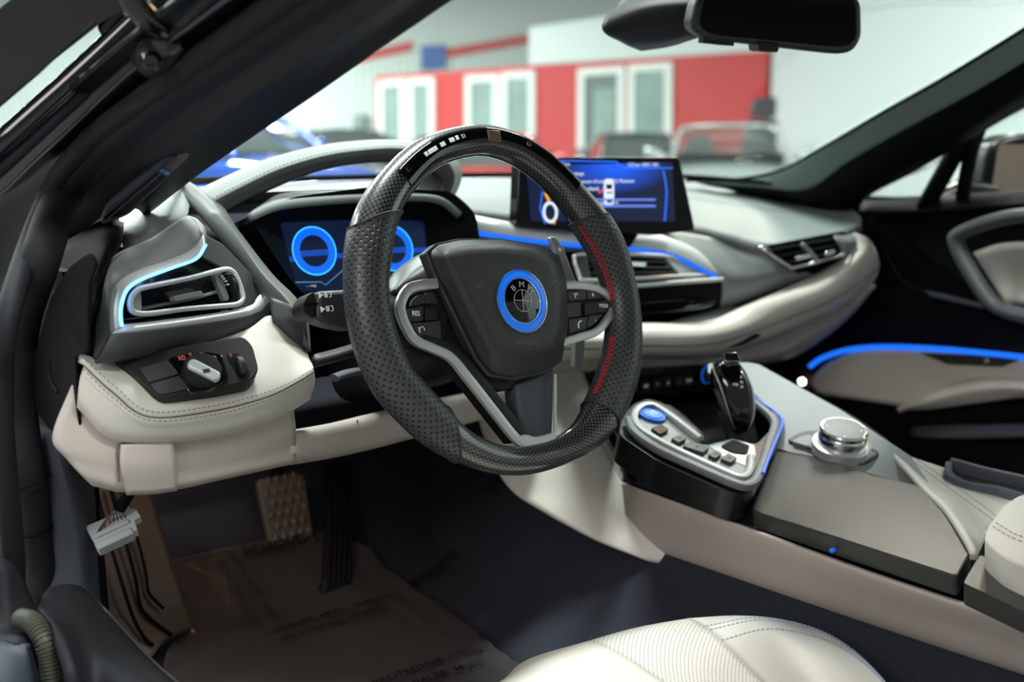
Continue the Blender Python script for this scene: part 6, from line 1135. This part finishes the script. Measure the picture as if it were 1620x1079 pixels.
for q in ([(-0.2921,0.398,-0.2378),(-0.2923,0.363,-0.2938),(-0.2893,0.343,-0.3347),(-0.2851,0.326,-0.3728),(-0.2795,0.31,-0.3943),(-0.2718,0.305,-0.4042)], [(-0.2739,0.405,-0.2413),(-0.2722,0.371,-0.2976),(-0.2695,0.354,-0.3402),(-0.2701,0.342,-0.3699),(-0.2616,0.332,-0.3863),(-0.2443,0.318,-0.4058)], [(-0.2626,0.408,-0.2446),(-0.2566,0.377,-0.2994),(-0.2551,0.36,-0.3383),(-0.2572,0.35,-0.3583),(-0.2509,0.345,-0.3704),(-0.2436,0.342,-0.3812)]):
    tube('groove', shift(q, (0, -.005, .001)), .0022, 'deep', fr_, smooth=5, n=6)
# pedals
bp_ = thing('brake_pedal', 'square brown-lit brake pedal with diamond grip rubber', 'pedal', [(-0.0329,0.42,-0.3331)][0])
bq = nrm_ = None
bf_ = (tuple([(-0.0325,0.42,-0.324)][0]), (1, 0, 0), (0, .35, .94), (0, -.94, .35))
pp = plate('pad', fil([(-.036, -.05, 0), (.03, -.05, 0), (.036, .04, 0), (-.036, .045, 0)], .012, 5), bf_, -.014, 0, 'pedal', bp_, bev=.004, seg=3)
for i in range(5):
    for j in range(6):
        u, v = -.026 + .0128 * i + (.0064 if j % 2 else 0), -.04 + .0155 * j
        if u > .031: continue
        mk('grip_stud', [W3(bf_, u - .0055, v, 0), W3(bf_, u, v - .008, 0), W3(bf_, u + .0055, v, 0), W3(bf_, u, v + .008, 0), W3(bf_, u, v, .003)], [(0, 1, 4), (1, 2, 4), (2, 3, 4), (3, 0, 4), (3, 2, 1, 0)], 'pedal', pp, smooth=False)
tube('arm', [W3(bf_, .0, .02, -.012), W3(bf_, .012, .09, -.03), W3(bf_, .015, .2, -.03)], .009, 'deep', bp_, smooth=4)
ap_ = thing('accelerator_pedal', 'tall narrow black ribbed accelerator pedal', 'pedal', [(-0.0139,0.3323,-0.42)][0])
q = [(-0.0315,0.3318,-0.42),(0.0106,0.3353,-0.42),(0.0762,0.5,-0.3015),(0.1204,0.5,-0.3024)]
q = [V(p) for p in q]
sheet('pad', [[q[0], q[0].lerp(q[1], .5), q[1]], [q[0].lerp(q[2], .5) + V((0, -.006, .004)), (q[0] + q[1] + q[2] + q[3]) / 4 + V((0, -.006, .004)), q[1].lerp(q[3], .5) + V((0, -.006, .004))], [q[2], q[2].lerp(q[3], .5), q[3]]], 'black', ap_, n=6, thick=.012)
for k in range(5):
    t = .1 + .2 * k
    sweep('rib', [q[0].lerp(q[1], t).lerp(q[2].lerp(q[3], t), s) + V((0, -.006 * (1 - (2 * s - 1) ** 2) - .002, .004 * (1 - (2 * s - 1) ** 2) + .001)) for s in (.02, .25, .5, .75, .98)], flat(.0035, .004), 'rubber', ap_, normal=V((0, -.8, .5)))
tube('hinge', [q[0] + V((-.002, .01, -.004)), q[1] + V((.002, .01, -.004))], .008, 'black', ap_)
# hanging connector
cb = thing('hanging_connector', 'white wiring connector hanging from a black cable under the beige panel', 'connector', [(-0.3386,0.2,-0.2128)][0])
cf = (tuple([(-0.3398,0.2,-0.2125)][0]), (.93, -.1, .34), (-.2, .75, .62), (-.32, -.65, .69))
cable = tube('cable', [(-0.3236,0.19,-0.1781),(-0.3285,0.192,-0.1867),(-0.3343,0.195,-0.1966)], .0062, 'deep', cb, smooth=4, n=10)
cbody = plate('housing', fil([(-0.3593,0.3577,0.3014)][:0] + [(-.023, -.016, 0), (.016, -.019, 0), (.019, -.008, 0), (.026, -.008, 0), (.026, .002, 0), (.022, .006, 0), (.021, .016, 0), (.014, .016, 0), (.010, .008, 0), (-.022, .012, 0)], .001, 2), cf, -.012, .002, 'conn', cb, bev=.001)
plate('latch', [(-.021, -.006), (.014, -.009), (.014, -.004), (-.021, -.001)], cf, .001, .005, 'conn', cb, bev=.001)
plate('shell', [(-.024, -.018), (.012, -.021), (.012, -.013), (-.024, -.010)], cf, -.014, .004, 'conn', cb, bev=.0015)
p0 = [(-0.3343,0.195,-0.1966)][0]
for k in range(9):
    u = -.014 + .0034 * k; p1 = W3(cf, u, .004 - .001 * abs(k - 4), .003)
    mid = (V(p0) + V(p1)) / 2 + V(cf[3]) * .006
    tube('wire', [V(p0) + V((.0006 * (k - 4), 0, 0)), mid, p1, p1 - V(cf[2]) * .004 - V(cf[3]) * .002], .0008, 'red' if k in (1, 2) else ('conn' if k == 3 else 'wiregrey'), cb, smooth=4, n=5)
# kick panel and sill
kk = thing('kick_panel', 'blue-grey grained kick panel below the open end of the dashboard', 'panel', [(-0.385,0.1806,-0.1894)][0])
sheet('panel', [[(-0.41,0.253,-0.12),(-0.395,0.2344,-0.1188),(-0.385,0.1947,-0.1123),(-0.34,0.2438,-0.1829)], [(-0.408,0.2415,-0.1623),(-0.393,0.2128,-0.1597),(-0.378,0.1921,-0.1596),(-0.34,0.2448,-0.2048)], [(-0.4,0.2308,-0.2193),(-0.385,0.2161,-0.2188),(-0.37,0.2016,-0.2184),(-0.345,0.2301,-0.24)], [(-0.395,0.2637,-0.305),(-0.38,0.2437,-0.3026),(-0.365,0.2233,-0.3033),(-0.345,0.2273,-0.3145)], [(-0.39,0.3091,-0.3587),(-0.38,0.2533,-0.3406),(-0.36,0.2271,-0.3373),(-0.345,0.2059,-0.3342)]], 'kick', kk, n=5, thick=.006)
tube('edge', [(-0.339,0.247,-0.184),(-0.339,0.248,-0.2059),(-0.344,0.2314,-0.2406),(-0.344,0.2285,-0.3152)], .004, 'deep', kk, smooth=4)
sl = thing('door_sill', 'wide black plastic door sill cover at the lower left', 'sill', [(-0.38,0.149,-0.2944)][0])
sheet('cover', [[(-0.44,0.0981,-0.2323),(-0.42,0.1394,-0.2362),(-0.4,0.1545,-0.2422),(-0.375,0.184,-0.2646),(-0.352,0.2044,-0.3013)], [(-0.44,0.0501,-0.2318),(-0.42,0.0945,-0.2401),(-0.4,0.1156,-0.2479),(-0.375,0.1417,-0.271),(-0.352,0.1465,-0.3045)], [(-0.44,0.0209,-0.2426),(-0.42,0.0644,-0.2522),(-0.4,0.082,-0.2596),(-0.375,0.0943,-0.2784),(-0.352,0.0903,-0.3076)], [(-0.44,0.0058,-0.269),(-0.42,0.041,-0.2743),(-0.4,0.039,-0.2749),(-0.375,0.0354,-0.2822),(-0.352,0.0136,-0.305)], [(-0.44,0.0254,-0.3391),(-0.42,0.0211,-0.3226),(-0.4,-0.0113,-0.31),(-0.375,-0.0403,-0.3066),(-0.352,-0.1161,-0.302)]], 'sill', sl, n=6, thick=.008)
tube('inner_edge', [(-0.372,0.2035,-0.2695),(-0.351,0.2058,-0.3028),(-0.351,0.1478,-0.306),(-0.351,0.0916,-0.3091),(-0.351,0.0149,-0.3065),(-0.351,-0.1139,-0.3034)], .0022, 'foot', sl, smooth=4, n=6)
sheet('inner_drop', [[(-0.351,0.2058,-0.3028),(-0.351,0.1478,-0.306),(-0.351,0.0916,-0.3091),(-0.351,0.0149,-0.3065),(-0.351,-0.1139,-0.3034)], [(-.33, .38, -.44), (-.33, .3, -.45), (-.33, .2, -.45), (-.33, .1, -.45), (-.33, -.2, -.45)]], 'sill', sl, n=4, thick=.004, lin=True)
be = thing('ribbed_bellows', 'ribbed black rubber bellows on the outer edge of the door sill', 'bellows', [(-0.45,0.0311,-0.2378)][0])
bp0 = crv([(-0.455,0.092,-0.2357),(-0.452,0.0698,-0.2325),(-0.45,0.0516,-0.2402),(-0.448,0.0458,-0.2552),(-0.448,0.0413,-0.2756),(-0.448,0.0401,-0.3087)], 16)
bpp = resamp(bp0, 150, False)
sweep('bellows', bpp, circ(1, 14), mat('bellows_rubber', S(64, 66, 56), .45), be, normal=V((-1, 0, .2)), scale=[(.0085 if i % 4 < 2 else .0066) for i in range(150)], ang=30)
op = thing('outer_sill', 'blue-black painted outer sill in the lower left corner', 'body panel', [(-0.47,0.0677,-0.2563)][0])
sheet('panel', [[(-0.5,0.1364,-0.2388),(-0.475,0.0815,-0.2444),(-0.465,0.0493,-0.2397)], [(-0.52,0.0417,-0.239),(-0.485,0.024,-0.2442),(-0.462,0.0419,-0.2597)], [(-0.54,-0.0528,-0.2393),(-0.49,0.0005,-0.2845),(-0.46,0.0333,-0.3121)]], 'kick', op, n=4, thick=.006)
sheet('flank', [[(-0.48,0.1614,-0.1839),(-0.455,0.145,-0.1972),(-0.44,0.1531,-0.2157),(-0.425,0.1766,-0.2554)], [(-0.48,0.1887,-0.2521),(-0.465,0.1223,-0.2476),(-0.452,0.1147,-0.249),(-0.44,0.1026,-0.2484)], [(-0.49,0.1482,-0.2638),(-0.475,0.082,-0.2457),(-0.464,0.05,-0.2414),(-0.455,0.0515,-0.2662)], [(-0.5,0.1175,-0.3002),(-0.48,0.0553,-0.2808),(-0.46,0.0497,-0.2859),(-0.455,0.0329,-0.3083)]], 'rubber', op, n=4, thick=.004)

# ---------------------------------------------------------------- seat
se = thing('driver_seat', 'beige leather driver seat cushion with perforated centre and blue stitched bolster', 'seat', (0, -.4, -.4))
sil = [(-0.2511,-0.0973,-0.33),(-0.119,-0.1142,-0.33),(-0.0585,-0.0989,-0.33),(0.0081,-0.1102,-0.33),(0.0694,-0.1229,-0.33),(0.1286,-0.1453,-0.33),(0.1727,-0.1737,-0.33),(0.1993,-0.2068,-0.33),(0.2066,-0.2478,-0.33),(0.1942,-0.2913,-0.33),(0.1713,-0.3296,-0.33),(0.1498,-0.3568,-0.33),(0.1202,-0.3874,-0.33)]
sil = [V(p) for p in sil]
cen_ = V((-.02, -.5, -.33))
def srow(k, dz, sub=None, ex=None):
    return [p.lerp(cen_, k) + V((0, 0, dz + (ex[i] if ex else 0))) for i, p in enumerate(sub or sil)]
def part_rows(i0, i1, extra=.0):
    sub = sil[i0:i1 + 1]; n = i1 - i0 + 1
    e = [extra * (0 if (j == 0 and i0) or (j == n - 1 and i1 < 12) else 1) for j in range(n)]    # puffed between the seams
    return [srow(-.04, -.09, sub), srow(-.035, -.045, sub), srow(-.01, -.012, sub), srow(.04, .002, sub), srow(.16, .006, sub, e), srow(.4, .0, sub, e), srow(.8, -.01, sub)]
sheet('left_bolster', part_rows(0, 3, .006), 'seat', se, n=6, thick=.004)
sheet('centre_panel', part_rows(3, 5), 'seatperf', se, n=6, thick=.004)
rb_ = sheet('right_bolster', part_rows(5, 12, .008), 'seat', se, n=6, thick=.004)
for i in (3, 5):
    r = [q[0] for q in part_rows(i, i)]
    tube('seam', shift(r, (0, 0, -.001)), .0009, 'seamthread', se, smooth=5, n=6)
K_ = 7 * 6 + 1
for r_ in (22, 23, 25):      # stitch rows lie on the leather itself
    P = [rb_.data.vertices[r_ * K_ + j].co + V((0, 0, .0006)) for j in range(K_)]
    stitch('stitching', P, 'bluethread', se, .0045, .003, .0005)
